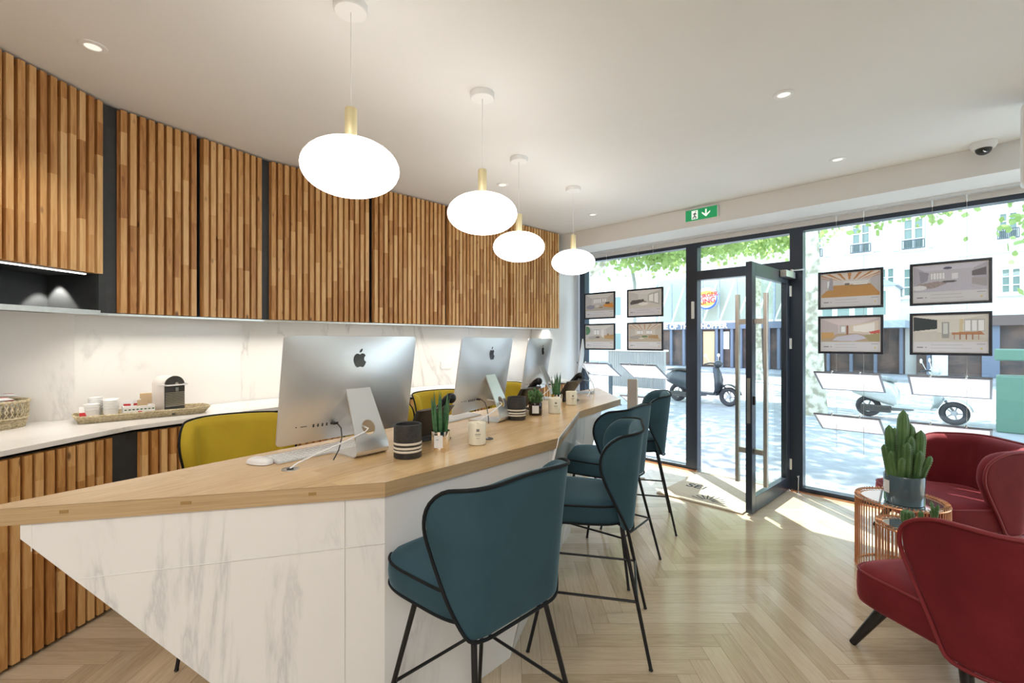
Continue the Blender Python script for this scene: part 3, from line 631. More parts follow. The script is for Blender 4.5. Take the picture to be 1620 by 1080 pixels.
MB().lathe([(.001, -.045), (.055, -.042), (.068, -.02), (.068, 0), (.001, 0)], 28).build('camera_housing', M['white'], t, smooth=True)
MB().ball((-.005, -.005, -.045), (.042, .042, .038)).build('lens_dome', M['blackpl'], t, smooth=True)
MB().lathe([(.013, -.004), (.015, .004)], 16, (0, 0, 0), Matrix.Translation((-.02, -.03, -.062)) @ Matrix.Rotation(radians(60), 4, 'X')).build('lens', M['chrome'], t)

# pendants
pend = [((-.637, 1.844), 'largest, nearest lit opal pendant globe hanging over the left of the counter', .19), ((-.159, 2.502), 'second lit opal pendant globe from the front', .19), ((.050, 3.38), 'third lit pendant globe, partly hidden by the second', .19), ((.530, 4.036), 'farthest lit pendant globe, in front of the white pier', .19)]
pd = thing('pendant_lamp', pend[0][1], 'pendant lamp', (pend[0][0][0], pend[0][0][1], CEIL), 0, 'opal pendant lamps over the counter')
MB().lathe([(.001, -.032), (.060, -.031), (.064, -.026), (.064, 0), (.001, 0)], 32).build('ceiling_rose', M['white'], pd, smooth=True)
MB().tube([(0, 0, -.03), (0, 0, -.42)], .0022, 8).build('cord', M['paper'], pd)
MB().lathe([(.004, -.405), (.022, -.41), (.0235, -.415), (.0235, -.545), (.022, -.55), (.001, -.55)], 24).build('brass_cap', M['brass'], pd, smooth=True)
gp = []
for j in range(19):
    a = -pi/2+pi*j/18; zz = sin(a)*(.108 if a > 0 else .104); gp.append((.187*cos(a)**.92 if abs(cos(a)) > 1e-6 else .0005, -.647+zz))
MB().lathe(gp, 40).build('globe', M['globe'], pd, smooth=90)
for (xy, lb, r_) in pend[1:]: dup(pd, (xy[0], xy[1], CEIL), .5, lb)

# wall switches on the pier and splashback
pS = W0-t45*.66-nn*-.0
for (tpar, zz, lb) in ((.68, 1.39, 'square black and white wall switch on the white pier'),):
    p_ = W0-t45*tpar-nn*.004; o = thing('wall_switch', lb, 'switch', (p_.x, p_.y, zz), atan2(t45.y, t45.x))
    box('switch_plate', (-.04, -.008, -.04), (.04, .003, .04), M['white'], o, bevel=.004); box('switch_rocker', (-.02, -.012, -.022), (.02, -.008, .022), M['darkgrey'], o)
wm2 = offs(K, -.38)
p_ = wm2[2]+d45*1.95; o = thing('power_socket', 'white double socket on the marble wall behind the monitors', 'socket', (p_.x, p_.y, 1.17), atan2(d45.y, d45.x))
box('socket_plate', (-.075, -.01, -.04), (.075, .0, .04), M['white'], o, bevel=.004)
mb = MB()
for x_ in (-.037, .037): mb.lathe([(.018, 0), (.018, .002)], 20, (0, 0, 0), Matrix.Translation((x_, -.010, 0)) @ Matrix.Rotation(pi/2, 4, 'X'))
mb.build('socket_well', M['paper'], o)

# ------------------------------------------------------------------ the counter
DZ = .934; TK = .05
T_, E_, A_, B_, C_, D_ = [Vector(p) for p in ((-1.568, 1.333), (-.438, 1.608), (.234, 2.352), (.464, 3.237), (.918, 3.94), (.905, 4.93))]
cn = thing('counter', 'long angular reception counter with oak top and veined marble front', 'counter', (0, 0, 0))
top = MB(); pts = [T_, E_, A_-(A_-E_).normalized()*.0, B_, C_, D_]
tp = [tuple(p) for p in pts]
n = len(top.v); k = len(tp)
# top as boards: clip strips of the polygon along the back edge direction
bd = (D_-T_).normalized(); bn = Vector((bd.y, -bd.x))
def clip(poly, n_, d_):
    out = []
    for i in range(len(poly)):
        a, b = poly[i], poly[(i+1) % len(poly)]; da = a.dot(n_)-d_; db = b.dot(n_)-d_
        if da >= 0: out.append(a)
        if da*db < 0: out.append(a+(b-a)*(da/(da-db)))
    return out
# polygon is slightly non-convex at B: split in two convex pieces
pieces = [[T_, E_, A_, B_, D_], [B_, C_, D_]]
r4 = random.Random(5); d0_ = T_.dot(bn); wbrd = .085
rotb = atan2(bd.y, bd.x)
for pc in pieces:
    for i in range(-1, 22):
        lo = d0_+i*wbrd; s_ = clip(pc, bn, lo); 
        if len(s_) >= 3: s_ = clip(s_, -bn, -(lo+wbrd))
        if len(s_) < 3: continue
        r5 = random.Random(i*31+4); x = -1.0+r5.random()
        base = T_.dot(bd)
        while x < 5:
            l2 = r5.uniform(.5, 1.1); q = clip(s_, bd, base+x); 
            if len(q) >= 3: q = clip(q, -bd, -(base+x+l2))
            c_ = (r5.random(), r5.random(), r5.random())
            if len(q) >= 3: top.poly([(p.x, p.y, 0) for p in q], c_)
            x += l2
Mi = Matrix.Rotation(-rotb, 4, 'Z'); top.v = [Mi @ v for v in top.v]
ot = top.build('counter_top', M['oak'], cn, recalc=False)
ot.location = (0, 0, DZ); ot.rotation_euler = (0, 0, rotb)
for p_ in ot.data.polygons:
    if p_.normal.z < 0: p_.flip()
eg = MB(); eg.prism(tp, DZ-TK, DZ-.0008); eg.build('counter_edge', M['oakedge'], cn)
# marble body: leaning loft
ins_ = lambda p, q_, d_: p
_u = (E_-T_).normalized(); _nu = Vector((-_u.y, _u.x))*.008
top_ring = [T_+_u*.128+_nu, E_+Vector((-.004, .012)), A_+Vector((-.006, .008)), B_+Vector((-.004, 0)), Vector((.69, 3.60)), Vector((.62, 4.2)), Vector((.10, 3.75)), Vector((-1.15, 1.80))]
bot_ring = [T_+(E_-T_)*.81+Vector((0, .012)), E_+Vector((-.004, .012)), E_+(A_-E_)*.64+Vector((-.006, .008)), Vector((.345, 3.25)), Vector((.42, 3.42)), Vector((.38, 3.8)), Vector((.05, 3.4)), Vector((-.62, 1.75))]
mid_ring = [top_ring[i] if i == 0 else bot_ring[i]+(top_ring[i]-bot_ring[i])*(.84/.883) for i in range(8)]
bd_ = MB(); bd_.loft([[(p.x, p.y, z) for p in r] for r, z in ((bot_ring, 0), (mid_ring, .84), (top_ring, DZ-TK-.001))])
ob = bd_.build('marble_body', M['marble'], cn)
# the full height marble end panel between A and B
tAB = (B_-A_).normalized(); nAB = Vector((tAB.y, -tAB.x)); pl = [A_+nAB*.004, B_+nAB*.004, B_-nAB*.008, A_-nAB*.008]
nd = Vector((bot_ring[2].x, bot_ring[2].y, 0)); ne = Vector((bot_ring[3].x, bot_ring[3].y, 0))
mp_ = MB(); hi = [Vector((p.x, p.y, DZ-.0004)) for p in pl]
lo_ = [nd+Vector((nAB.x, nAB.y, 0))*.004, ne+Vector((nAB.x, nAB.y, 0))*.004, ne-Vector((nAB.x, nAB.y, 0))*.008, nd-Vector((nAB.x, nAB.y, 0))*.008]
mp_.loft([lo_, hi]); mp_.build('marble_end_panel', M['marble'], cn)
# tile joints on the front
tTE = (E_-T_).normalized(); nTE = Vector((tTE.y, -tTE.x)); j_ = MB()
def on_te(s, z, o_=.0): p = T_+tTE*s; return Vector((p.x-.0, p.y, z))+Vector((nTE.x, nTE.y, 0))*(-.0085+o_)
Mj = M['paper']
j1 = [on_te(.272, .705), on_te(1.163, .722)]; j2 = [on_te(1.03, 0), on_te(1.03, DZ-TK)]; j3 = [on_te(.155, .80), on_te(.155, DZ-TK)]
Mg = mat('pale grout', (.80, .79, .77), .7)
for a_, b_ in (j1, j2, j3): MB().tube([a_, b_], .0014, 6).build('tile_joint', Mg, cn)
tEA = (A_-E_).normalized()
def on_ea(s, z): p = E_+tEA*s; return Vector((p.x, p.y, z))
MB().tube([on_ea(.93, .74), on_ea(.93, DZ-TK)], .0012, 6).build('tile_joint', Mg, cn)
# cut marks in ply edge
pm = MB()
for s_, w2 in ((.24, .022), (.56, .03), (.93, .024)): 
    p = T_+tTE*s_; Mx = Matrix.Translation((p.x, p.y, DZ-.03)) @ Matrix.Rotation(atan2(tTE.y, tTE.x), 4, 'Z')
    pm.box((-w2/2, -.0012, .004), (w2/2, .002, .014), Mx, (.1, .1, .1))
pm.build('plywood_patch', mat('amber ply patch', (.33, .20, .07), .8), cn)

def desk(px, py): Y = (H-DZ)*F/(py-540); return Vector(((px-810)/F*Y, Y, DZ))

# ------------------------------------------------------------------ computers
APPLE = [(0, .70), (.05, .74), (.13, .775), (.22, .78), (.32, .75), (.39, .69), (.43, .63), (.36, .57), (.315, .49), (.305, .40), (.33, .32), (.38, .27), (.46, .225), (.42, .11), (.355, 0), (.28, -.09), (.21, -.13), (.15, -.125), (.08, -.10), (0, -.09), (-.08, -.10), (-.15, -.125), (-.21, -.13), (-.29, -.085), (-.37, .02), (-.44, .18), (-.47, .34), (-.46, .50), (-.41, .63), (-.33, .72), (-.23, .77), (-.13, .765), (-.05, .735)]
LEAFP = [(-.01, .83), (.0, .92), (.06, 1.01), (.14, 1.07), (.215, 1.09), (.21, .99), (.16, .91), (.09, .85)]
def make_imac(label, loc, rz, tilt=9):
    t = thing('desktop_computer', label, 'computer', loc, rz, 'aluminium desktop computers on the counter')
    W, Hh = .65, .45; Mt = Matrix.Translation((0, -.0, .066)) @ Matrix.Rotation(radians(tilt), 4, 'X')
    def shape(u, rr=.018):   # rounded rectangle ring
        pts = []
        for cx, cz, a0 in ((W/2-rr, Hh-rr, 0), (-W/2+rr, Hh-rr, 90), (-W/2+rr, rr, 180), (W/2-rr, rr, 270)):
            for k in range(6): a = radians(a0+k*18); pts.append((cx+rr*cos(a), cz+rr*sin(a)))
        out = []
        for i, p in enumerate(pts):
            q = pts[(i+1) % len(pts)]; m_ = 14 if hypot(q[0]-p[0], q[1]-p[1]) > .1 else 1
            for j in range(m_): out.append((p[0]+(q[0]-p[0])*j/m_, p[1]+(q[1]-p[1])*j/m_))
        return out
    ring = shape(0); mb = MB()
    def by(x, z): return max(.003, .003+.036*(1-min(1, abs(2*x/W))**2.3)*(1-min(1, abs(2*z/Hh-1))**2.3))
    rings = [[Mt @ Vector((x, .004, z)) for x, z in ring], [Mt @ Vector((x, 0, z)) for x, z in ring]]
    for s_ in (.998, .985, .96, .92, .87, .8, .72, .64, .56, .48, .4, .32, .24, .16, .08, .01):
        rings.append([Mt @ Vector((x*s_, -by(x*s_, Hh/2+(z-Hh/2)*s_), Hh/2+(z-Hh/2)*s_)) for x, z in ring])
    mb.loft(rings); mb.build('display_shell', M['alu'], t, smooth=True)
    box_ = MB().box((-W/2+.012, .004, .075), (W/2-.012, .006, Hh-.012), Mt).build('screen', M['blackpl'], t)
    lg = MB(); sz = .066
    def flat(pl): 
        return [Mt @ Vector((x*sz, -by(x*sz, .325+y*sz)-.0014, .325+y*sz)) for x, y in pl]
    n = len(lg.v)
    for pl in (APPLE, LEAFP):
        cxx = sum(p[0] for p in pl)/len(pl); cyy = sum(p[1] for p in pl)/len(pl); f_ = flat([(cxx, cyy)]+pl); n = len(lg.v); lg.v += f_
        for i in range(len(pl)): lg.face([n, n+1+i, n+1+(i+1) % len(pl)])
    lg.build('apple_logo', mat('logo gloss black', (.02, .022, .02), .15) if 'logo' not in M else M['logo'], t, recalc=False)
    pt = MB()
    for i in range(4): x = -.185+i*.019; pt.cbox((x, -by(x, .075)-.0008, .075), (.0055, .003, .013), Mt)
    for i in range(3): x = -.109+i*.015; pt.cbox((x, -by(x, .075)-.0008, .075), (.0055, .003, .007), Mt)
    pt.cbox((-.225, -by(-.225, .075)-.0008, .075), (.026, .003, .002), Mt); pt.cbox((-.255, -by(-.255, .075)-.0005, .075), (.004, .003, .004), Mt)
    pt.build('ports', M['aludark'], t)
    # stand
    path = [(-.046, .262), (-.060, .262)]
    path = [(-.060, .300), (-.092, .235), (-.122, .17), (-.150, .11), (-.170, .066), (-.178, .043), (-.180, .027), (-.174, .013), (-.160, .0045), (-.14, .0035), (-.05, .0035), (.04, .0035)]
    wd = [.058, .062, .067, .072, .076, .078, .079, .080, .080, .080, .080, .080]
    mb = MB(); th = .0065; rings = []
    for i, (y, z) in enumerate(path):
        a = path[max(0, i-1)]; b = path[min(len(path)-1, i+1)]; tx, tz = b[0]-a[0], b[1]-a[1]; l = hypot(tx, tz); ny_, nz_ = -tz/l, tx/l; w2 = wd[i]
        rings.append([(w2, y-ny_*th/2, z-nz_*th/2), (w2, y+ny_*th/2, z+nz_*th/2), (-w2, y+ny_*th/2, z+nz_*th/2), (-w2, y-ny_*th/2, z-nz_*th/2)])
    mb.loft(rings); st = mb.build('stand', M['alu'], t, smooth=30)
    st.parent = None
    cut = MB().lathe([(.033, -.05), (.033, .05)], 32, (0, 0, 0), Matrix.Translation((0, -.148, .118)) @ Matrix.Rotation(radians(90-20), 4, 'X')).build('cutter', M['alu'])
    bo = st.modifiers.new('b', 'BOOLEAN'); bo.operation = 'DIFFERENCE'; bo.object = cut; bo.solver = 'EXACT'; bake(st, cut); st.parent = t
    mb = MB(); mb.cbox((0, -.05, .268), (.085, .03, .03)); mb.build('stand_hinge', M['aludark'], t)
    # power cord through the hole
    y0 = -by(0, .06); mb = MB(); mb.tube([(.0, -.05, .125), (0, -.10, .12), (-.003, -.15, .112), (-.03, -.168, .104), (-.13, -.162, .075), (-.23, -.14, .045), (-.30, -.12, .018), (-.323, -.114, .003)], .0032, 8); mb.build('power_cord', M['white'], t, smooth=True)
    mb = MB(); mb.tube([(-.10, -.035, .135), (-.095, -.065, .135), (-.092, -.085, .12), (-.10, -.105, .085), (-.13, -.13, .04), (-.165, -.15, .01)], .0026, 8); mb.cbox((-.10, -.043, .137), (.018, .028, .009)); mb.build('data_cable', M['blackpl'], t, smooth=True)
    return t
M['logo'] = mat('logo gloss black', (.02, .022, .02), .15); M['trayf'] = mat('grey tray frame', (.22, .22, .25), .3, .4)
imacs = [((-.733, 2.10), (.41, .515), 'nearest and largest aluminium desktop computer seen from behind on the counter'),
         ((-.20, 2.928), (.282, .584), 'second aluminium desktop computer from the front, behind the cream candle'),
         ((.186, 4.02), (.24, .605), 'third aluminium desktop computer, half hidden by small plants'),
         ((.60, 4.42), (.10, .64), 'farthest aluminium desktop computer, seen edge on before the window')]
im = []
for i, (c_, d_, lb) in enumerate(imacs):
    a_ = atan2(d_[1], d_[0])
    if i == 0: im.append(make_imac(lb, (c_[0], c_[1], DZ), a_))
    else: im.append(dup(im[0], (c_[0], c_[1], DZ), a_, lb))

# keyboards, mouse
def keyboard(label, p, rz):
    t = thing('keyboard', label, 'keyboard', p, rz, 'white keyboards on the counter')
    mb = MB(); mb.loft([[(x, -.06, 0), (x, -.06, .004), (x, .045, .012), (x, .06, .018), (x, .06, 0)] for x in (-.21, .21)]); mb.build('keyboard_body', M['alu'], t, bevel=.002)
    k_ = MB()
    for r_ in range(5):
        for c__ in range(22):
            x = -.20+c__*.01855; y = -.052+r_*.0215; z = .0045+(y+.06)*.085; k_.box((x, y, z), (x+.0155, y+.018, z+.003))
    k_.build('keys', M['white'], t)
    return t
kb = keyboard('white keyboard lying behind the nearest computer stand', (-.845, 2.045, DZ), radians(53))
keyboard_b = dup(kb, (-.36, 2.93, DZ), radians(60), 'white keyboard between the black desk phone and the second computer')
o = MB(); o.grid(lambda u, v: (.031*cos(pi*(1-u))*sin(pi*max(.001, min(.999, v)))**.6, -.056*cos(pi*v), .002+.026*(sin(pi*u)**.5 if 0 < u < 1 else 0)*(sin(pi*v)**.55 if 0 < v < 1 else 0)), 20, 20)
mo = o.build('computer_mouse', M['white'], smooth=90, loc=desk(411, 733), rz=radians(70)); tag(mo, 'white computer mouse alone at the left of the counter', 'mouse')
p = desk(459, 742); t = thing('cable_grommet', 'round brushed metal cable grommet at the left end of the counter', 'cable grommet', p, radians(30))
MB().lathe([(.001, .001), (.026, .001), (.030, .003), (.032, .0), (.001, 0)], 28).build('grommet_ring', M['steel'], t, smooth=True)
MB().lathe([(.001, .0035), (.012, .0035), (.012, .001)], 20).build('cord_hole', M['blackpl'], t)
p = desk(772, 694); t = thing('cable_grommet', 'dark desk grommet with a white lead near the cream candle', 'cable grommet', p, radians(30))
MB().lathe([(.001, .001), (.022, .001), (.026, .003), (.028, .0), (.001, 0)], 28).build('grommet_ring', M['blackpl'], t, smooth=True)
MB().tube([(0, 0, .001), (-.02, .03, .02), (.02, .10, .012), (.05, .16, .03)], .003, 8).build('cord', M['white'], t, smooth=True)

# desk phones seen from behind
def phone(label, p, rz):
    t = thing('desk_phone', label, 'phone', p, rz, 'black desk phones beside the computers')
    mb = MB(); rings = []
    for f in [i/10 for i in range(11)]:
        z = .045+.125*f; y = -.045-.075*f**1.2; hw = .075+.030*sin(f*pi/2)
        rings.append([(hw*cos(a)**3 if 0 else hw*cos(a), y-.016*sin(a)**2*(1-.2*f)+.012*(1 if sin(a) > 0 else 0), z+.03*cos(a)*f*0) for a in [2*pi*k/24 for k in range(24)]])
    rings2 = []
    for f in [i/8 for i in range(9)]:
        z = .03+.14*f; y = -.02-.10*f; hw = .092+.035*f; th = .030-.008*f
        rings2.append([(hw*(abs(cos(a))**.5)*(1 if cos(a) > 0 else -1), y+th*(abs(sin(a))**.6)*(1 if sin(a) > 0 else -1), z) for a in [2*pi*k/32 for k in range(32)]])
    mb.loft(rings2); mb.build('phone_body', M['blackpl'], t, smooth=True)
    mb = MB(); mb.prism([(-.07, -.02), (.07, -.02), (.06, .09), (-.06, .09)], 0, .022); mb.box((-.05, -.05, .0), (.05, -.02, .07)); mb.build('phone_foot', M['blackpl'], t, bevel=.006)
    mb = MB(); mb.tube([(.095, .03, .07), (.105, -.03, .13), (.112, -.09, .195), (.112, -.115, .208)], [.018, .020, .022, .024], 14); mb.ball((.112, -.118, .205), (.026, .024, .026)); mb.build('handset', M['black'], t, smooth=True)
    mb = MB(); mb.tube([(.04, -.04, .02), (.10, -.08, .004), (.15, -.03, .003), (.19, .03, .003), (.15, .08, .003)], .003, 8); mb.tube([(.02, -.05, .02), (.05, -.12, .004), (.13, -.10, .003), (.18, -.04, .003)], .0025, 8); mb.build('phone_cord', M['blackpl'], t, smooth=True)
    return t
ph = phone('black desk phone beside the largest computer, seen from behind', desk(661, 697), radians(58))
dup(ph, desk(817, 650), radians(58), 'black desk phone right of the second computer')
dup(ph, desk(888, 634), radians(58), 'farthest black desk phone, behind the small striped plant pot')

# pots, candles, plants
def cup(label, p):
    t = thing('pen_pot', label, 'pot', p, 0, 'charcoal pots with cream stripes')
    MB().lathe([(.001, 0), (.055, 0), (.058, .004), (.058, .138), (.055, .141), (.051, .138), (.051, .02), (.001, .018)], 40).build('pot_body', M['cup'], t, smooth=True)
    for z in (.030, .044, .062): MB().lathe([(.0583, z-.0045), (.0590, z-.0035), (.0590, z+.0035), (.0583, z+.0045)], 40, cap=False).build('stripe', M['stripe'], t, smooth=True)
    return t
c0 = cup('charcoal ceramic pot with cream stripes, near the largest computer', desk(645, 722)+Vector((0, .0, 0)))
dup(c0, desk(817, 663), .3, 'charcoal striped ceramic pot beside the second computer stand')
def snake(mb, n, hmin, hmax, rad, seed):
    r = random.Random(seed)
    for i in range(n):
        a = r.uniform(0, 2*pi); rr = rad*sqrt(r.random()); h_ = r.uniform(hmin, hmax); lx, ly = cos(a)*rr, sin(a)*rr
        pts = [(lx*(1+.7*f), ly*(1+.7*f), f*h_) for f in (0, .3, .6, .85, 1)]
        mb.tube(pts, [.0062, .0068, .0055, .003, .0005], 8)
def silverpot(label, p, seed, hgt):
    t = thing('potted_plant', label, 'plant', p, radians(-20), 'small potted plants on the counter')
    MB().lathe([(.001, 0), (.041, 0), (.042, .002), (.042, .086), (.040, .086), (.040, .07), (.001, .068)], 40).build('silver_pot', M['mirror'], t, smooth=True)
    mb = MB(); mb.grid(lambda u, v: (.0428*cos(-pi/2+(u-.5)*.95+.25), .0428*sin(-pi/2+(u-.5)*.95+.25), .016+.055*v), 8, 1); mb.build('paper_label', M['paper'], t)
    MB().box((-.008+.010, -.0445, .052), (.008+.006, -.0425, .054)).build('label_print', M['greyink'], t)
    mb = MB(); snake(mb, 17, .09, .165+hgt*.3, .026, seed); lv = mb.build('leaves', M['leafg'], t, smooth=True); lv.location = (0, 0, .066)
    return t
silverpot('snake plant in a mirrored silver pot next to the nearest striped pot', desk(697, 711), 3, .15)
silverpot('snake plant in a mirrored silver pot beside the farthest phone', desk(881, 641), 9, .12)
def candle(label, p):
    t = thing('scented_candle', label, 'candle', p, radians(8), 'cream scented candles')
    MB().lathe([(.001, 0), (.036, 0), (.041, .003), (.0425, .10), (.0405, .103), (.039, .10), (.037, .094), (.001, .092)], 36).build('candle_jar', M['wax'], t, smooth=True)
    MB().tube([(0, 0, .09), (.001, 0, .101)], .001, 6).build('wick', M['ink'], t)
    mb = MB(); mb.box((-.007, -.0435, .066), (.007, -.0420, .078)); mb.build('candle_emblem', M['greyink'], t)
    return t
for i, (px, py, lb) in enumerate(((755, 702, 'nearest cream candle, right of the snake plant'), (877, 653, 'middle cream candle in front of the second snake plant'), (904, 640, 'farthest cream candle near the counter end'))):
    t = candle(lb, desk(px, py))
    text('candle_lettering', 'PARIS' if 0 else 'BOUGIE', .010, M['greyink'], t, Matrix.Translation((0, -.0432, .050)) @ Matrix.Rotation(pi/2, 4, 'X'), .0005) if False else None
    mb = MB()
    for q_, (w2, z_) in enumerate(((.026, .052), (.020, .046), (.016, .034))): mb.box((-w2/2, -.0432, z_), (w2/2, -.0415, z_+(.003 if q_ == 0 else .0012)))
    mb.build('candle_print', M['greyink'], t)
t = thing('potted_plant', 'bushy succulent in a dark brown jar with a white label', 'plant', desk(847, 656), radians(-10), 'small potted plants on the counter')
MB().lathe([(.001, 0), (.040, 0), (.044, .005), (.045, .078), (.042, .084), (.040, .083), (.040, .07), (.001, .068)], 36).build('brown_jar', mat('brown glass jar', (.02, .008, .006), .15), t, smooth=True)
mb = MB(); mb.grid(lambda u, v: (.0458*cos(-pi/2+(u-.5)*1.0+.15), .0458*sin(-pi/2+(u-.5)*1.0+.15), .016+.05*v), 8, 1); mb.build('paper_label', M['paper'], t)
mb = MB(); r = random.Random(2)
for i in range(55):
    a = r.uniform(0, 2*pi); rr = .035*sqrt(r.random()); h_ = r.uniform(.02, .09)*(1-rr*8)+.01
    mb.ball((cos(a)*rr*1.25, sin(a)*rr*1.25, .075+h_), (.009, .009, .013), 8, 5)
    mb.tube([(cos(a)*rr*.8, sin(a)*rr*.8, .065), (cos(a)*rr*1.2, sin(a)*rr*1.2, .075+h_)], .002, 5)
mb.build('leaves', M['cactus'], t, smooth=True)

# ------------------------------------------------------------------ upholstered chairs
def ucurve(s, a, r, amax, d):
    sg = 1 if s >= 0 else -1; s = abs(s)
    if s <= a: return Vector((sg*s, -d, 0)), Vector((0, -1, 0))
    ph = (s-a)/r
    if ph <= amax: return Vector((sg*(a+r*sin(ph)), -d+r*(1-cos(ph)), 0)), Vector((sg*sin(ph), -cos(ph), 0))
    e_ = s-a-r*amax; return Vector((sg*(a+r*sin(amax)+e_*cos(amax)), -d+r*(1-cos(amax))+e_*sin(amax), 0)), Vector((sg*sin(amax), -cos(amax), 0))
def interp(tab, z):
    if z <= tab[0][0]: return tab[0][1]
    for (a, ya), (b, yb) in zip(tab, tab[1:]):
        if z <= b:
            t = (z-a)/(b-a); return ya+(yb-ya)*t
    return tab[-1][1]
def shell(name, mt, pm, parent, tab, a, r, amax, dfn, th, z0, z1, topdrop, pipe_r, rise=0, nu=36, nv=22, flare=0):
    def P(i, j, inner):
        f = j/nv; z = z0+(z1-z0)*f; S = interp(tab, f); s = (2*i/nu-1)*S
        zz = z-topdrop(abs(s), f); p, n_ = ucurve(s, a, r, amax, dfn(f))
        edge = min(1, min((1-abs(2*i/nu-1))*S/.03, (1-f)*(z1-z0)/.03, f*(z1-z0)/.03+.3)); th_ = th*(.62+.38*sqrt(max(0, edge)))
        if inner: p = p-n_*th_
        p = p+n_*flare*max(0, f-.55)*(abs(s)/max(S, .01))**2
        return Vector((p.x, p.y, zz))
    mb = MB(); G = {}
    for inner in (0, 1):
        for j in range(nv+1):
            for i in range(nu+1): G[(inner, i, j)] = len(mb.v); mb.v.append(P(i, j, inner))
    for inner in (0, 1):
        for j in range(nv):
            for i in range(nu): mb.face([G[(inner, i, j)], G[(inner, i+1, j)], G[(inner, i+1, j+1)], G[(inner, i, j+1)]])
    for i in range(nu):
        for j in (0, nv): mb.face([G[(0, i, j)], G[(0, i+1, j)], G[(1, i+1, j)], G[(1, i, j)]])
    for j in range(nv):
        for i in (0, nu): mb.face([G[(0, i, j)], G[(0, i, j+1)], G[(1, i, j+1)], G[(1, i, j)]])
    mb.build(name, mt, parent, smooth=60, sub=1)
    lp = [P(i, 0, 0) for i in range(nu+1)]+[P(nu, j, 0) for j in range(1, nv+1)]+[P(i, nv, 0) for i in range(nu-1, -1, -1)]+[P(0, j, 0) for j in range(nv-1, 0, -1)]
    for _ in range(2): lp = [(lp[i-1]+lp[i]*2+lp[(i+1) % len(lp)])/4 for i in range(len(lp))]
    MB().tube(lp, pipe_r, 8, closed=True).build('piping', pm, parent, smooth=True)
def plan(k, hw_f, hw_r, yf, yr, e=.38):
    """rounded trapezoid ring point"""
    a = 2*pi*k; c_, s_ = cos(a), sin(a); x = (abs(c_)**e)*(1 if c_ > 0 else -1); y = (abs(s_)**e)*(1 if s_ > 0 else -1)
    yy = (yf+yr)/2+(yf-yr)/2*y; hw = hw_r+(hw_f-hw_r)*(yy-yr)/(yf-yr); bow = .03*(1-x*x)*(1 if y > 0 else 0)
    return Vector((x*hw, yy+bow*max(0, y), 0))
def cushion(name, mt, pm, parent, hw_f, hw_r, yf, yr, z0, z1, crown=.02, pr=.005, pipes=('t', 'b'), e=.38, N_=64):
    prof = [(.0, z0), (.5, z0), (.93, z0), (.985, z0+.012), (1.0, z0+.03), (1.005, (z0+z1)/2), (1.0, z1-.03), (.985, z1-.010), (.93, z1+crown*.25), (.75, z1+crown*.65), (.45, z1+crown*.95), (.0, z1+crown)]
    ctr = Vector((0, (yf+yr)/2, 0)); rings = []
    for s_, z in prof:
        rings.append([ctr+(plan(i/N_, hw_f, hw_r, yf, yr, e)-ctr)*max(s_, .002)+Vector((0, 0, z)) for i in range(N_)])
    MB().loft(rings).build(name, mt, parent, smooth=60)
    for q_ in pipes:
        z = z1-.010 if q_ == 't' else z0+.008; s_ = .988
        MB().tube([ctr+(plan(i/N_, hw_f, hw_r, yf, yr, e)-ctr)*s_+Vector((0, 0, z)) for i in range(N_)], pr, 6, closed=True).build('seat_piping', pm, parent, smooth=True)
def make_stool(label, loc, rz, mt, name, group):
    t = thing(name, label, 'stool', loc, rz, group)
    cushion('seat', mt, M['pipe'], t, .23, .195, .28, -.175, .588, .686, .018, e=.5, N_=96)
    tab = [(0, .20), (.12, .235), (.3, .285), (.5, .335), (.68, .37), (.8, .375), (.9, .36), (.96, .335), (1, .30)]
    shell('backrest', mt, M['pipe'], t, tab, .125, .115, radians(78), lambda f: .205+.045*f, .055, .572, 1.026, lambda s, f: .020*f*(s/.3)**2, .0055, flare=.03)
    for sx_, sy_ in ((1, 1), (-1, 1), (1, -1), (-1, -1)):
        a = Vector((sx_*.15, sy_*.13-.02*(sy_ < 0), .593)); b = Vector((sx_*.24, sy_*.27-.005, .006))
        lg = MB(); lg.tube([a+Vector((-sx_*.03, -sy_*.03, .0)), a+Vector((sx_*.002, sy_*.004, -.01)), a+(b-a)*.08, b], [.0095, .0095, .0095, .0078], 12); lg.ball(tuple(b), (.010, .010, .006), 10, 6); lg.build('leg', M['black'], t, smooth=True)
    f = (.60-.27)/.595; X = .15+.09*f; Yf = .13+.135*f; Yr = -(.15+.125*f)
    MB().tube([(-X, Yf, .27), (X, Yf, .27)], .006, 8).build('footrest', M['black'], t, smooth=True)
    MB().tube([(-X, Yr, .27), (X, Yr, .27)], .006, 8).build('stretcher', M['black'], t, smooth=True)
    for s_ in (-1, 1): MB().tube([(s_*X, Yf, .27), (s_*X, Yr, .27)], .006, 8).build('stretcher', M['black'], t, smooth=True)
    return t
def face(dx, dy): return atan2(dy, dx)-pi/2
teal = make_stool('nearest teal velvet bar stool with black piping, at the marble counter', (-.114, 1.575, 0), radians(135.5-90), M['teal'], 'bar_stool', 'teal velvet bar stools')
dup(teal, (.385, 2.305, 0), face(-.974, .227), 'second teal velvet bar stool, seen from its side')
dup(teal, (.60, 3.02, 0), face(-.782, .624), 'third teal velvet bar stool, its back turned behind the second')
dup(teal, (.985, 3.70, 0), face(-.974, .227), 'farthest teal velvet bar stool, next to the glass door')
mus = make_stool('mustard velvet stool at the left end behind the counter', (-1.37, 2.36, 0), face(.5, -.87), M['mustard'], 'bar_stool', 'mustard velvet bar stools')
dup(mus, (-.80, 2.98, 0), face(.75, -.66), 'mustard stool mostly hidden behind the largest computer')
dup(mus, (-.47, 3.60, 0), face(.60, -.80), 'mustard stool between the first and second computers')
dup(mus, (.03, 4.36, 0), face(.65, -.76), 'farthest mustard stool, between the second and third computers')

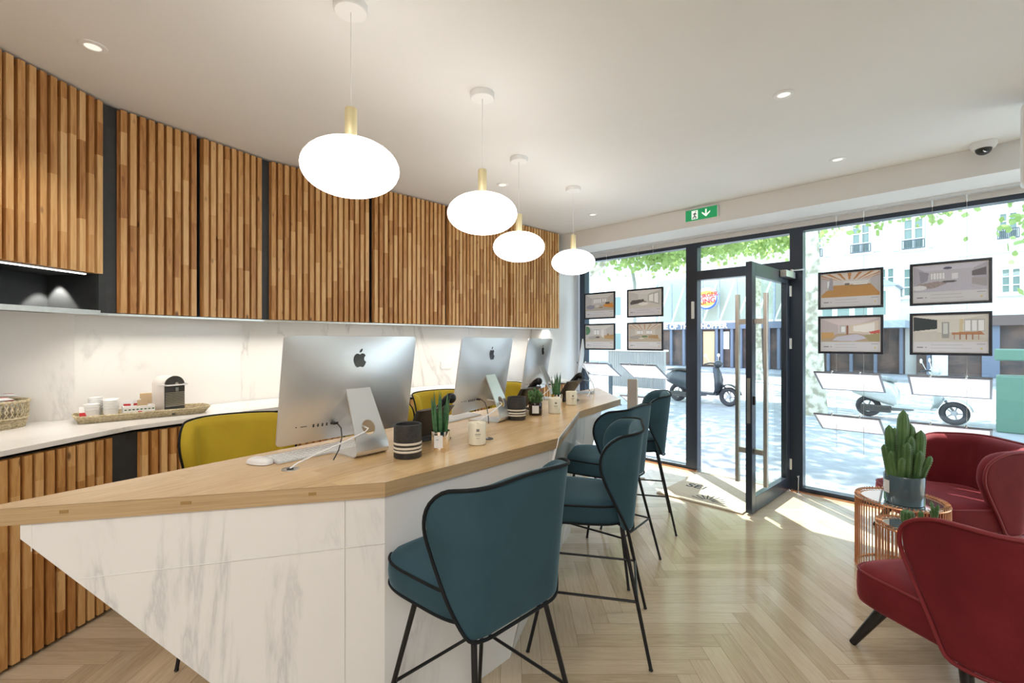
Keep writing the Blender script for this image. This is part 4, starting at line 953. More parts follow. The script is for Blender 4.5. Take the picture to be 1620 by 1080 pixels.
def make_arm(label, loc, rz):
    t = thing('armchair', label, 'armchair', loc, rz, 'burgundy velvet armchairs')
    cushion('seat', M['red'], M['redpipe'], t, .368, .25, .31, -.25, .215, .375, .028, .006, ('t',), .33)
    tab = [(0, .40), (.1, .43), (.25, .475), (.45, .54), (.65, .60), (.8, .615), (.9, .60), (.96, .56), (1, .50)]
    shell('backrest', M['red'], M['redpipe'], t, tab, .135, .15, radians(80), lambda f: .29+.07*f, .085, .20, .745, lambda s, f: .012*f*(s/.5)**2, .008, flare=.05)
    mb = MB(); mb.lathe([(.012, 0), (.014, .004), (.001, .010)], 16, (0, 0, 0), Matrix.Translation((0, -.255, .58)) @ Matrix.Rotation(-pi/2, 4, 'X')); mb.build('button', M['redpipe'], t)
    for sx_, sy_ in ((1, 1), (-1, 1), (1, -1), (-1, -1)):
        a = Vector((sx_*(.265 if sy_ > 0 else .222), .19 if sy_ > 0 else -.12, .225)); b = Vector((sx_*(.34 if sy_ > 0 else .255), .29 if sy_ > 0 else -.17, .004))
        MB().tube([a, b], [.026, .015], 16).build('leg', M['darkwood'], t, smooth=True)
    return t
arm = make_arm('burgundy velvet armchair in the foreground, back turned, cut by the right edge', (1.955, 1.92, 0), face(-.045, 1))
dup(arm, (3.02, 3.21, 0), face(-.985, .17), 'burgundy velvet armchair by the window behind the cactus')

# ------------------------------------------------------------------ side tables, cactus
def rod_table(label, loc, r_, h_, n_):
    t = thing('side_table', label, 'side table', loc, 0, 'rose gold wire side tables')
    mb = MB(); 
    for k in range(n_):
        a = 2*pi*k/n_; mb.tube([(r_*cos(a), r_*sin(a), .004), (r_*cos(a), r_*sin(a), h_-.012)], .0026, 6)
    o_ = mb.build('wire_cage', M['copper'], t, smooth=True)
    for z in (.005, h_-.012): MB().tube([(r_*cos(2*pi*k/64), r_*sin(2*pi*k/64), z) for k in range(64)], .005, 8, closed=True).build('frame_ring', M['copper'], t, smooth=True)
    mb = MB()
    for k in range(n_):       # rod ends folded over the rim
        a = 2*pi*k/n_; mb.tube([(r_*cos(a), r_*sin(a), h_-.014), (r_*.995*cos(a), r_*.995*sin(a), h_), ((r_-.028)*cos(a+.03), (r_-.028)*sin(a+.03), h_-.003)], .0026, 6)
    mb.build('woven_rim', M['copper'], t, smooth=True)
    MB().lathe([(.001, h_-.016), (r_-.024, h_-.016), (r_-.024, h_-.010), (.001, h_-.010)], 64).build('mirror_top', M['mirrortop'], t)
    return t
TB = Vector((2.40, 2.88, 0)); TS = Vector((2.11, 2.465, 0))
rod_table('larger round wire side table under the big cactus', TB, .228, .456, 72)
rod_table('smaller round wire side table behind the foreground armchair', TS, .150, .455, 52)
def ribbed(mb, base, tip, r, ribs=5, n=14, amp=.28):
    base = Vector(base); tip = Vector(tip); ax = (tip-base); ln = ax.length; ax.normalize(); x = ax.orthogonal().normalized(); y = ax.cross(x); rings = []
    for j in range(n+1):
        f = j/n; rr = r*(.72+.28*min(1, f*4))*(sqrt(max(0, 1-max(0, (f-.78)/.22)**2)) if f > .78 else 1)
        c_ = base+ax*ln*f; seg = ribs*6; ring = []
        for k in range(seg):
            a = 2*pi*k/seg; q_ = rr*(1-amp+amp*(abs(cos(a*ribs/2))**.7)); q_ = max(q_, .0008); ring.append(c_+(x*cos(a)+y*sin(a))*q_)
        rings.append(ring)
    mb.loft(rings)
    sp_ = []
    for j in range(1, int(ln/.014)):
        f = j*.014/ln; rr = r*(sqrt(max(0, 1-max(0, (f-.78)/.22)**2)) if f > .78 else 1)
        for k in range(ribs): a = 2*pi*k/ribs; sp_.append((base+ax*ln*f+(x*cos(a)+y*sin(a))*rr, (x*cos(a)+y*sin(a))))
    return sp_
def spines(mb, sp_, l=.006):
    r = random.Random(1)
    for p_, d_ in sp_:
        for q_ in range(2):
            dd = (d_+Vector((r.uniform(-.6, .6), r.uniform(-.6, .6), r.uniform(-.5, .6)))).normalized(); s_ = dd.orthogonal().normalized()*.0006
            mb.poly([p_-s_, p_+s_, p_+dd*l])
pc = Vector((2.372, 2.822, .448))
t = thing('potted_cactus', 'tall clustered column cactus in a glazed grey blue pot on the side table', 'cactus', pc, 0)
MB().lathe([(.001, 0), (.092, 0), (.097, .006), (.100, .165), (.098, .170), (.093, .168), (.092, .15), (.001, .148)], 48).build('pot', M['potblue'], t, smooth=True)
mb = MB(); mb.grid(lambda u, v: (.1008*cos(pi+(u-.5)*.5-.12), .1008*sin(pi+(u-.5)*.5-.12), .06+.075*v), 6, 1); mb.build('paper_label', M['paper'], t)
MB().lathe([(.001, .155), (.092, .150)], 32, cap=False).build('soil', M['soil'], t)
mb = MB(); sp_ = []
cl = [(-.02, 0, .005, .01, .41, .028), (-.055, .02, -.075, .02, .315, .024), (.035, .01, .05, .015, .325, .026), (.06, -.02, .085, -.02, .29, .026), (-.03, -.045, -.03, -.06, .225, .022), (.02, -.055, .03, -.075, .18, .019),
      (-.07, -.02, -.105, -.03, .17, .018), (-.08, .0, -.115, .01, .20, .018), (.075, .02, .115, .03, .215, .020), (.05, -.05, .09, -.08, .15, .016), (0, .05, .0, .07, .29, .024), (-.055, -.035, -.075, -.075, .14, .017), (.0, -.03, .01, -.04, .26, .02)]
for x0, y0, x1, y1, h_, r_ in cl: sp_ += ribbed(mb, (x0, y0, .14), (x1, y1, .15+h_), r_*1.12, 5)
mb.build('cactus_stems', M['cactus'], t, smooth=True)
mb = MB(); spines(mb, sp_); mb.build('spines', M['spine'], t, recalc=False)
def mini(label, p, kind):
    t = thing('potted_cactus', label, 'cactus', p, 0, 'tiny cacti on the smaller side table')
    MB().lathe([(.001, 0), (.020, 0), (.026, .045), (.023, .045), (.022, .038), (.001, .036)], 24).build('pot', M['blackpl'], t, smooth=True)
    mb = MB()
    if kind == 0: s_ = ribbed(mb, (0, 0, .03), (0, 0, .105), .029, 12, 12, .2)
    elif kind == 1: s_ = ribbed(mb, (0, 0, .03), (0, 0, .09), .012, 6, 10, .2)+ribbed(mb, (.006, 0, .03), (.014, 0, .06), .007, 6, 8, .2)
    else:
        s_ = []
        for k in range(7): a = k*2.4; s_ += ribbed(mb, (0, 0, .035), (.016*cos(a), .016*sin(a), .075+.010*k), .008, 5, 8, .2)
    mb.build('cactus_stems', M['cactus'], t, smooth=True); mb = MB(); spines(mb, s_, .004); mb.build('spines', M['spine'], t, recalc=False)
mini('tiny round ribbed cactus on the smaller side table', Vector((2.04, 2.405, .447)), 0)
mini('tiny pointed cactus between two other mini cacti', Vector((2.13, 2.43, .447)), 1)
mini('tiny branching spiky cactus at the right of the smaller side table', Vector((2.21, 2.44, .447)), 2)

# sanitiser / leaflet post behind the stools
p = Vector(((1001-810)/F*4.95, 4.95, 0)); t = thing('pedestal_stand', 'slim grey brown pedestal post with pale side, standing before the left window', 'pedestal', p, radians(-12))
box('post', (-.055, -.03, 0), (.040, .05, 1.02), noisy(mat('taupe laminate', rough=.5), 3, (.40, .35, .31), (.44, .39, .35)), t, bevel=.003)
box('side_panel', (.040, -.03, 0), (.052, .05, 1.02), M['white'], t); box('base_plate', (-.12, -.10, 0), (.12, .12, .012), M['white'], t, bevel=.003)

# door mat with letters
mt = thing('door_mat', 'beige entrance mat with dark letters and ray emblem inside the open door', 'mat', R(-2.15, 4.03, 0), RZ)
box('mat_pile', (0, 0, .002), (.76, .93, .012), M['mat_'], mt)
text('mat_lettering', 'SEI', .155, M['ink'], mt, Matrix.Translation((.19, .43, .0125)), .0006, bold=.002, sx=1.0)
mb = MB()
for k in range(9):
    a = radians(10+k*20); p0 = Vector((.43+.04*cos(a), .10+.04*sin(a)*.8, .0130)); p1 = Vector((.43+.15*cos(a), .10+.16*sin(a), .0130)); s_ = Vector((-sin(a), cos(a), 0))*.008
    mb.poly([p0-s_*.5, p0+s_*.5, p1+s_, p1-s_])
mb.build('mat_emblem', M['ink'], mt)

# ------------------------------------------------------------------ things on the side worktop
def wtp(px, py, z=.96): Y = (H-z)*F/(py-540); return Vector(((px-810)/F*Y, Y, z))
def weave_basket(parent, prof, seg, name, m_, sx_=1, sy_=1):
    mb = MB(); z0, z1, r0, r1 = prof; nr = int((z1-z0)/.009)
    for j in range(nr+1):
        f = j/nr; rr = r0+(r1-r0)*f; z = z0+(z1-z0)*f
        mb.tube([(sx_*(rr+.002*(1 if (k+j) % 2 else -1))*cos(2*pi*k/seg), sy_*(rr+.002*(1 if (k+j) % 2 else -1))*sin(2*pi*k/seg), z) for k in range(seg)], .0034, 5, closed=True)
    for k in range(seg): a = 2*pi*k/seg; mb.tube([(sx_*r0*cos(a), sy_*r0*sin(a), z0), (sx_*r1*cos(a), sy_*r1*sin(a), z1)], .002, 5)
    return mb.build(name, m_, parent, smooth=True)
pb = Vector((-2.775, 2.45, .96)); t = thing('wicker_basket', 'round openwork wicker basket on the stone worktop at the left edge', 'basket', pb)
weave_basket(t, (.004, .05, .15, .16), 44, 'basket_base', M['wicker'])
mb = MB()
for k in range(40):
    a = 2*pi*k/40
    for s_ in (1, -1): mb.tube([(.162*cos(a), .162*sin(a), .05), (.166*cos(a+s_*.12), .166*sin(a+s_*.12), .09), (.166*cos(a+s_*.0), .166*sin(a), .135)], .0026, 5)
mb.tube([(.167*cos(2*pi*k/48), .167*sin(2*pi*k/48), .140) for k in range(48)], .008, 8, closed=True); mb.tube([(.163*cos(2*pi*k/48), .163*sin(2*pi*k/48), .052) for k in range(48)], .005, 8, closed=True)
mb.build('basket_side', M['wicker'], t, smooth=True)
MB().lathe([(.001, .002), (.13, .002), (.135, .006), (.001, .008)], 36).build('basket_bottom', M['wicker'], t)
r = random.Random(8)
for i in range(16):
    a = r.uniform(0, 2*pi); rr = r.uniform(0, .115); z = .125+.013*(i % 4); Mx = Matrix.Translation((pb.x+rr*cos(a), pb.y+rr*sin(a), pb.z+z)) @ Matrix.Rotation(r.uniform(0, pi), 4, 'Z') @ Matrix.Rotation(r.uniform(-.25, .25), 4, 'X')
    pk = thing('sweet_packet', 'small white wrapped packet heaped in the round wicker basket', 'packet', (0, 0, 0), 0, 'wrapped packets in the wicker basket'); pk.matrix_world = Mx
    mb = MB(); mb.grid(lambda u, v: (-.04+.08*u, -.026+.052*v, .011*sin(pi*u)*sin(pi*v)), 8, 6); mb.grid(lambda u, v: (-.04+.08*u, -.026+.052*v, -.008*sin(pi*u)*sin(pi*v)), 8, 6); mb.build('wrapper', M['paper'], pk, smooth=True)
    box('wrapper_print', (-.018, -.007, .0105), (.018, .006, .0118), M['ink'] if i % 3 else M['redink'], pk)
# long seagrass tray
ta_ = wtp(135, 668); tb_ = wtp(300, 653); tdir = Vector((KB[2]-KB[1])).normalized(); trz = atan2(tdir.y, tdir.x)
trc = Vector((-2.16, 2.80, .96))
tmid = (wtp(150, 672)+wtp(292, 655))/2; tmid = Vector((-2.19, 2.81, .96))
dv = Vector((wtp(292, 656)-wtp(135, 672))); trz = radians(45); tl = .50
t = thing('woven_tray', 'long rectangular woven seagrass tray on the stone worktop', 'tray', tmid+Vector((-.07, .05, 0)), trz)
mb = MB(); hl, hw = tl/2+.04, .095
for j in range(5):
    s_ = j*.006; z = .006+j*.0085; ring = []
    for k in range(60):
        q_ = plan(k/60, hw+s_, hw+s_, hl+s_, -hl-s_, .25); ring.append((q_.y, q_.x, z))
    mb.tube(ring, .0052, 6, closed=True)
mb.build('tray_rim', M['wicker'], t, smooth=True); box('tray_base', (-hl, -hw, .002), (hl, hw, .008), M['wicker'], t)
Mt_ = Matrix.Translation(tmid+Vector((-.07, .05, .008))) @ Matrix.Rotation(trz, 4, 'Z')
def tray_pt(x, y): return Mt_ @ Vector((x, y, .0))
cw = None; G3 = 'stacks of white paper cups in the tray'
for i, (x, y, hh, lb) in enumerate(((-.235, -.018, 3, 'low stack of white paper cups at the left of the tray'), (-.155, -.02, 4, 'stack of white paper cups in the middle of the cup group'), (-.218, .055, 5, 'tallest stack of white paper cups, at the back of the tray'), (-.143, .058, 4, 'stack of white paper cups next to the flowered bowl'))):
    p_ = tray_pt(x, y); t = thing('paper_cups', lb, 'cups', p_, 0, G3); mb = MB()
    prof = []
    for k in range(hh): prof += [(.030+.001, k*.016), (.033, k*.016+.001), (.034, k*.016+.012), (.0365, k*.016+.0155)]
    mb.lathe([(.001, 0), (.026, 0), (.033, .045)]+[(a_, b_+.045) for a_, b_ in prof]+[(.03, prof[-1][1]+.045), (.001, prof[-1][1]+.03)], 28); mb.build('cup_stack', M['cupw'], t, smooth=True)
p_ = tray_pt(-.272, -.045); t = thing('sugar_sachet', 'red and white sugar sachet leaning at the left end of the tray', 'sachet', p_, trz); Mx = Matrix.Rotation(radians(-18), 4, 'X')
MB().box((-.018, 0, 0), (.018, .004, .085), Mx).build('sachet_paper', M['paper'], t); MB().box((-.018, -.001, .0), (.012, 0, .05), Mx).build('sachet_print', M['redink'], t)
p_ = tray_pt(-.025, -.01); t = thing('flowered_bowl', 'white square bowl with leaf print holding tea bags on the tray', 'bowl', p_, trz)
mb = MB(); 
for a_, b_ in (((-.075, -.05, 0), (.075, -.045, .065)), ((-.075, .045, 0), (.075, .05, .065)), ((-.075, -.045, 0), (-.070, .045, .065)), ((.070, -.045, 0), (.075, .045, .065)), ((-.075, -.05, 0), (.075, .05, .004))): mb.box(a_, b_)
mb.build('bowl_body', M['paper'], t, bevel=.001); mb = MB(); r = random.Random(4)
for k in range(16): x = -.065+.13*(k % 8)/7; z = .018+.028*(k//8); a = r.uniform(0, pi); mb.ball((x, -.0505, z), (.007, .0006, .004), 8, 4)
mb.build('leaf_print', M['leafg'], t); MB().box((-.008, -.052, .005), (.012, -.050, .035)).build('red_tag', M['redink'], t)
for k in range(5):
    q_ = tray_pt(-.025-.05+.018*k, .0+.008*(k % 2)); o_ = thing('tea_sachet', ['leftmost white tea sachet in the flowered bowl', 'second white tea sachet from the left in the flowered bowl', 'white tea sachet next to the tan ones in the bowl', 'tan tea sachet next to the white ones in the bowl', 'rightmost tan tea sachet in the flowered bowl'][k], 'sachet', q_+Vector((0, 0, .005)), trz+.2*(k-2), 'tea sachets in the flowered bowl')
    MB().box((-.028, 0, 0), (.028, .005, .085+.006*(k % 3))).build('sachet_paper', M['tan'] if k > 2 else M['paper'], o_)
    if k < 3: MB().box((-.02, -.001, .06), (.015, 0, .072)).build('sachet_print', M['redink'], o_)
q_ = tray_pt(.02, .062); o_ = MB().box((-.03, -.012, 0), (.03, .012, .13)).build('kraft_box', M['tan'], loc=q_, rz=trz-.15, bevel=.002); tag(o_, 'tan kraft box standing behind the flowered bowl', 'box')
# coffee maker
q_ = wtp(275, 652)+Vector((-.02, .06, .008+.0)); q_ = tray_pt(.15, .01)
t = thing('coffee_maker', 'small arched grey capsule coffee maker at the right end of the tray', 'coffee maker', q_, radians(62)); t.scale = (1.08, 1.08, 1.08)
# local: front faces -y
mb = MB(); pr = []
for k in range(17): a = pi*k/16; pr.append((.054*cos(a), .165+.052*sin(a)))
outl = [(.054, .0)]+pr+[(-.054, .0)]
rings = [[(x, y, z) for x, z in outl] for y in (-.015, .12)]; mb.loft(rings); mb.build('machine_shell', M['clay'], t, smooth=True, bevel=.003)
rings = [[(x*.97, y, .003+z*.985) for x, z in outl] for y in (-.022, -.014)]; MB().loft(rings).build('front_panel', M['darkgrey'], t, smooth=True)
mb = MB()
for k in range(9): mb.box((-.050, -.026, .04+k*.0095), (.050, -.021, .0455+k*.0095))
mb.build('ribbed_grille', M['steel'], t)
mb = MB(); mb.tube([(-.056, .04, .163), (-.060, -.02, .167), (-.056, -.045, .165), (.056, -.045, .165), (.060, -.02, .167), (.056, .04, .163)], .0055, 8); mb.build('lever', M['chrome'], t, smooth=True)
mb = MB(); mb.lathe([(.011, 0), (.009, .02)], 16, (0, 0, 0), Matrix.Translation((0, -.022, .172)) @ Matrix.Rotation(pi/2, 4, 'X')); mb.box((-.008, -.045, .125), (.008, -.02, .15)); mb.build('spout', M['chrome'], t)
mb = MB(); mb.box((-.052, -.10, .0), (.052, -.015, .018)); mb.build('drip_tray', M['blackpl'], t, bevel=.003); box('drip_grid', (-.050, -.098, .018), (.050, -.02, .022), M['chrome'], t)

# ------------------------------------------------------------------ the street
st_ = MB().box((-26, WV+.10, -.06), (22, 12.0, -.01)).build('pavement', M['pave'], rz=RZ); struct(st_)
struct(MB().box((-26, 12.0, -.14), (22, 12.3, -.005)).build('kerb', M['kerb'], rz=RZ))
struct(MB().box((-30, 12.3, -.2), (26, 23, -.12)).build('road', M['road'], rz=RZ))
struct(MB().box((-34, 23, -.2), (30, 42, -.02)).build('far_pavement', M['pave'], rz=RZ))
struct(MB().box((u_m2, WV-.02, -.01), (u_n1, WV+.12, .006)).build('door_sill', M['steel'], rz=RZ))
FV = 27.0
def bwin(par, u0, u1, z0, z1, shutters=True, rail=True):
    f = MB(); d = FV-.10; f.box((u0, d, z0), (u1, FV+.02, z0+.06)); f.box((u0, d, z1-.06), (u1, FV+.02, z1)); f.box((u0, d, z0), (u0+.07, FV+.02, z1)); f.box((u1-.07, d, z0), (u1, FV+.02, z1)); um = (u0+u1)/2; f.box((um-.05, d-.02, z0), (um+.05, FV, z1))
    for k in (1, 2): f.box((u0, d+.02, z0+(z1-z0)*k/3-.02), (u1, FV, z0+(z1-z0)*k/3+.02))
    f.box((u0-.1, d-.08, z0-.1), (u1+.1, FV, z0))
    fo = f.build('window', M['shutter'], par); box('pane', (u0+.05, FV-.03, z0+.05), (u1-.05, FV-.01, z1-.05), M['pane'], fo)
    if shutters:
        for s_, a_ in ((-1, u0), (1, u1)):
            b_ = a_+s_*.42; m_ = MB(); m_.box((min(a_, b_)+.02, FV-.09, z0), (max(a_, b_)-.02, FV-.04, z1)); m_.build('shutter', M['shutter'], par)
    if rail:
        m_ = MB(); m_.box((u0, FV-.22, z0+.36), (u1, FV-.19, z0+.40)); m_.box((u0, FV-.22, z0), (u1, FV-.19, z0+.03))
        for k in range(12): uu = u0+(u1-u0)*k/11; m_.box((uu-.012, FV-.215, z0), (uu+.012, FV-.195, z0+.38))
        m_.build('balcony_rail', M['iron'], par)
bR = thing('apartment_building', 'long pale white apartment building with shuttered windows across the street, right window', 'building', (0, 0, 0), RZ)
box('wall', (-6.4, FV, -.1), (14, FV+6, 15), M['stone'], bR)
for (x0, x1, y0, y1) in ((1272, 1302, 366, 410), (1347, 1378, 357, 402), (1428, 1463, 348, 396), (1578, 1612, 338, 380)):
    u0, z1_ = uz(x0, y0, FV); u1, _ = uz(x1, y0, FV); _, z0_ = uz(x0, y1, FV); bwin(bR, u0, u1, z0_, z1_, x0 < 1500, True)
for (x0, x1, y0, y1) in ((1428, 1440, 425, 470), (1582, 1610, 425, 465), (1390, 1412, 425, 470)):
    u0, z1_ = uz(x0, y0, FV); u1, _ = uz(x1, y0, FV); _, z0_ = uz(x0, y1, FV); bwin(bR, u0, max(u1, u0+.6), z0_, z1_, False, False)
box('cornice', (-6.4, FV-.12, 8.1), (14, FV, 8.3), M['stone'], bR); box('pilaster', (-.95, FV-.1, 0), (-.75, FV, 15), M['stone'], bR)
box('string_course', (-.75, FV-.12, 4.95), (14, FV, 5.08), M['stone'], bR)
# zinc roofed bay
ub0 = -6.2; ub1 = uz(1425, 430, FV-1.6)[0]
mb = MB(); zt = 4.15
mb.loft([[(ub0, FV-2.2, 3.75), (ub1, FV-2.2, 3.75), (ub1, FV, 3.75), (ub0, FV, 3.75)], [(ub0, FV-1.1, 4.4), (ub1-1.0, FV-1.1, 4.4), (ub1-1.0, FV, 4.4), (ub0, FV, 4.4)]]); mb.build('zinc_roof', M['slate'], bR)
box('bay', (ub0, FV-2.0, 2.3), (ub1-.15, FV, 3.75), M['stone'], bR)
for k in range(5):
    u0 = ub0+.3+k*(ub1-ub0-.6)/5; f = box('window', (u0, FV-2.05, 2.5), (u0+.55, FV-2.0, 3.6), M['shutter'], bR); box('pane', (u0+.06, FV-2.07, 2.55), (u0+.49, FV-2.05, 3.55), M['pane'], f)
mb = MB()
mb.box((ub0, FV-2.3, 2.0), (ub1+.2, FV, 2.3)); mb.build('awning_band', M['slate'], bR)
box('shop_front', (ub0, FV-.3, 0), (ub1, FV-.02, 2.0), M['shopdark'], bR)
for k in range(6): box('shop_pillar', (ub0+k*.9, FV-.5, 0), (ub0+k*.9+.12, FV-.3, 2.0), M['shopblue'], bR)
box('shop_front', (ub1+.4, FV-.3, 0), (9, FV-.02, 2.05), M['shopdark'], bR); box('fascia', (ub1+.4, FV-.6, 2.05), (9, FV-.02, 2.45), mat('brown fascia', (.14, .10, .09), .6), bR)
for k in range(5): box('shop_pillar', (ub1+.9+k*1.5, FV-.45, 0), (ub1+1.4+k*1.5, FV-.3, 2.05), M['shopblue'] if k % 2 else M['stone'], bR)
# burger restaurant across the street, seen through the door
u_a, _ = uz(1040, 500, FV); u_b, _ = uz(1262, 500, FV)
bk = thing('restaurant_building', 'burger restaurant with round logo and grey fascia, seen through the open door', 'building', (0, 0, 0), RZ)
u0b = u_a; u1b = -6.45
box('wall', (u0b, FV+.05, -.1), (u1b, FV+5, 9), M['stone'], bk)
_, zf1 = uz(1120, 511.5, FV); _, zf0 = uz(1120, 521, FV)
box('fascia', (u0b, FV-.5, zf0), (u1b, FV, zf1), M['shopblue'], bk)
ue, zt_ = uz(1150, 516.5, FV-.55); us_, _ = uz(1103, 516.5, FV-.55)
MT = Matrix.Translation((ue, FV-.52, (zf0+zf1)/2)) @ Matrix.Rotation(pi/2, 4, 'X')
text('fascia_lettering', 'HOME OF THE WHOPPER', .40, M['bkwhite'], bk, MT, .02, 'RIGHT', .014, 1.0)
box('shop_front', (u0b, FV-.3, 0), (u1b, FV, zf0), M['shopdark'], bk)
for px in (1045, 1062, 1082, 1100, 1108, 1134, 1142, 1158, 1172, 1186, 1200, 1216, 1232): 
    uu = uz(px, 540, FV-.4)[0]; box('shop_post', (uu-.07, FV-.45, 0), (uu+.07, FV-.3, zf0), M['shopblue'], bk)
u2 = uz(1143, 540, FV-.4)[0]; u3 = uz(1153, 540, FV-.4)[0]; box('menu_poster', (u2, FV-.36, 1.0), (u3, FV-.31, zf0-.15), M['bkwhite'], bk)
u2 = uz(1112, 540, FV-.4)[0]; u3 = uz(1130, 540, FV-.4)[0]; box('open_doorway', (u2, FV-.36, 0.1), (u3, FV-.31, zf0-.12), M['tan'], bk)
_, zg1 = uz(1120, 445, FV)
mb = MB(); mb.box((u0b, FV-.5, zf1), (u1b, FV, zf1+.1)); mb.build('terrace_edge', M['shutter'], bk)
for k in range(9):
    uu = u0b+.2+k*(u1b-u0b-.4)/8; m_ = MB(); m_.box((uu-.05, FV-.5, zf1), (uu+.05, FV-.4, zg1)); m_.build('glazing_post', M['slate'], bk)
    if k < 8: m_ = MB(); m_.tube([(uu+.05, FV-.45, zf1+.1), (uu+(u1b-u0b-.4)/8-.1, FV-.45, zg1-.2)], .045, 6); m_.build('diagonal_brace', M['shutter'], bk)
box('upper_floor', (u0b, FV-.05, zf1+.1), (u1b, FV+.05, zg1+.3), mat('greenish render', (.45, .48, .40), .8), bk)
uc, zc_ = uz(1119, 472, FV-.6)
Md = Matrix.Translation((uc, FV-.62, zc_)) @ Matrix.Rotation(pi/2, 4, 'X')
rl = .62
lgo = MB().lathe([(rl, 0), (rl, .06)], 40, (0, 0, 0), Md).build('logo_disc', M['bkwhite'], bk)
mb = MB(); mb.tube([(uc+rl*.93*cos(radians(a)), FV-.70, zc_+rl*.93*sin(radians(a))) for a in range(-150, 31, 8)], [.01+.05*sin(pi*i/22) for i in range(23)], 6); mb.build('logo_swoosh', M['bkblue'], lgo)
mb = MB()
for s_ in (1, -1):
    pts = [(uc+rl*.72*cos(radians(a)), zc_+s_*(rl*.34+rl*.36*sin(radians(a)))) for a in range(0, 181, 12)]
    MB().poly([(x, FV-.69, z) for x, z in pts]).build('logo_bun', M['bkyel'], lgo)
text('logo_lettering', 'BURGER', .34, M['bkred'], lgo, Matrix.Translation((uc, FV-.71, zc_+.15)) @ Matrix.Rotation(pi/2, 4, 'X') @ Matrix.Rotation(.15, 4, 'Z'), .01, bold=.006)
text('logo_lettering', 'KING', .42, M['bkred'], lgo, Matrix.Translation((uc, FV-.71, zc_-.17)) @ Matrix.Rotation(pi/2, 4, 'X') @ Matrix.Rotation(.15, 4, 'Z'), .01, bold=.008)
# left buildings
bL = thing('apartment_building', 'pale building with attic dormer across the street, left window', 'building', (0, 0, 0), RZ)
box('wall', (-34, FV+2, -.1), (u0b-.2, FV+8, 5.2), M['stone'], bL)
mb = MB(); mb.loft([[(-34, FV+2, 5.2), (u0b-.2, FV+2, 5.2), (u0b-.2, FV+8, 5.2), (-34, FV+8, 5.2)], [(-34, FV+4, 8), (u0b-1.5, FV+4, 8), (u0b-1.5, FV+7, 8), (-34, FV+7, 8)]]); mb.build('roof', M['slate'], bL)
for k in range(6):
    for zz in (.6, 3.2):
        u0 = -31+k*3.0; f = box('window', (u0, FV+1.92, zz), (u0+.9, FV+2, zz+1.5), M['shutter'], bL); box('pane', (u0+.1, FV+1.9, zz+.1), (u0+.8, FV+1.92, zz+1.4), M['pane'], f)
box('cornice', (-34, FV+1.7, 5.0), (u0b-.2, FV+2, 5.25), M['shutter'], bL)
# corrugated kiosk in front of the left window
ku0 = uz(962, 560, 12.8)[0]; ku1 = uz(1052, 560, 12.8)[0]
ks = thing('site_hut', 'grey corrugated site hut standing by the kerb outside the left window', 'hut', (0, 0, 0), RZ)
mb = MB(); nc = 60
for k in range(nc):
    a_ = ku0+(ku1-ku0)*k/nc; mb.box((a_, 12.8, .0), (a_+(ku1-ku0)/nc*.55, 12.86, 1.12)); mb.box((a_+(ku1-ku0)/nc*.55, 12.83, .0), (a_+(ku1-ku0)/nc, 12.86, 1.12))
mb.build('corrugated_panel', M['corr'], ks); box('cap_rail', (ku0-.05, 12.75, 1.12), (ku1+.05, 12.92, 1.17), M['shutter'], ks)
# street lamp
p = onplane(1004, 560, 13.5); p.z = -.1
t = thing('street_lamp', 'tall grey street lamp with a curved arm outside the left window', 'street lamp', p, RZ)
MB().tube([(0, 0, 0), (0, 0, 3.4), (-.1, 0, 3.9), (-.4, 0, 4.35), (-.9, 0, 4.6), (-1.7, 0, 4.75)], [.07, .055, .05, .045, .04, .035], 12).build('lamp_post', M['corr'], t, smooth=True)
MB().cbox((-1.9, 0, 4.75), (.5, .2, .09)).build('lamp_head', M['corr'], t, bevel=.03)
# bollards
for i, (px, py) in enumerate(((1245, 626), (966, 640))):
    p = Vector(((px-810)/F*(H*F/(py-540)), H*F/(py-540), 0)); o = MB().lathe([(.05, -.02), (.045, .75), (.055, .78), (.04, .88), (.001, .92)], 16).build('bollard', M['iron'], loc=p, smooth=True); tag(o, 'dark bollard on the pavement %s' % ('behind the open door' if i == 0 else 'behind the counter end'), 'bollard')

# green bin
p = Vector(((1615-810)/F*7.35, 7.35, 0)); t = thing('street_bin', 'pale green street bin outside the right window, cut by the edge', 'bin', p, RZ)
box('bin_body', (-.27, -.25, -.01), (.32, .25, .88), M['binfab'], t, bevel=.02); box('bin_lid', (-.29, -.27, 1.12), (.34, .27, 1.30), M['binfab'], t, bevel=.02)
for s_ in (.12, .29): box('bin_post', (s_-.02, -.03, .86), (s_+.02, .03, 1.13), M['binfab'], t)

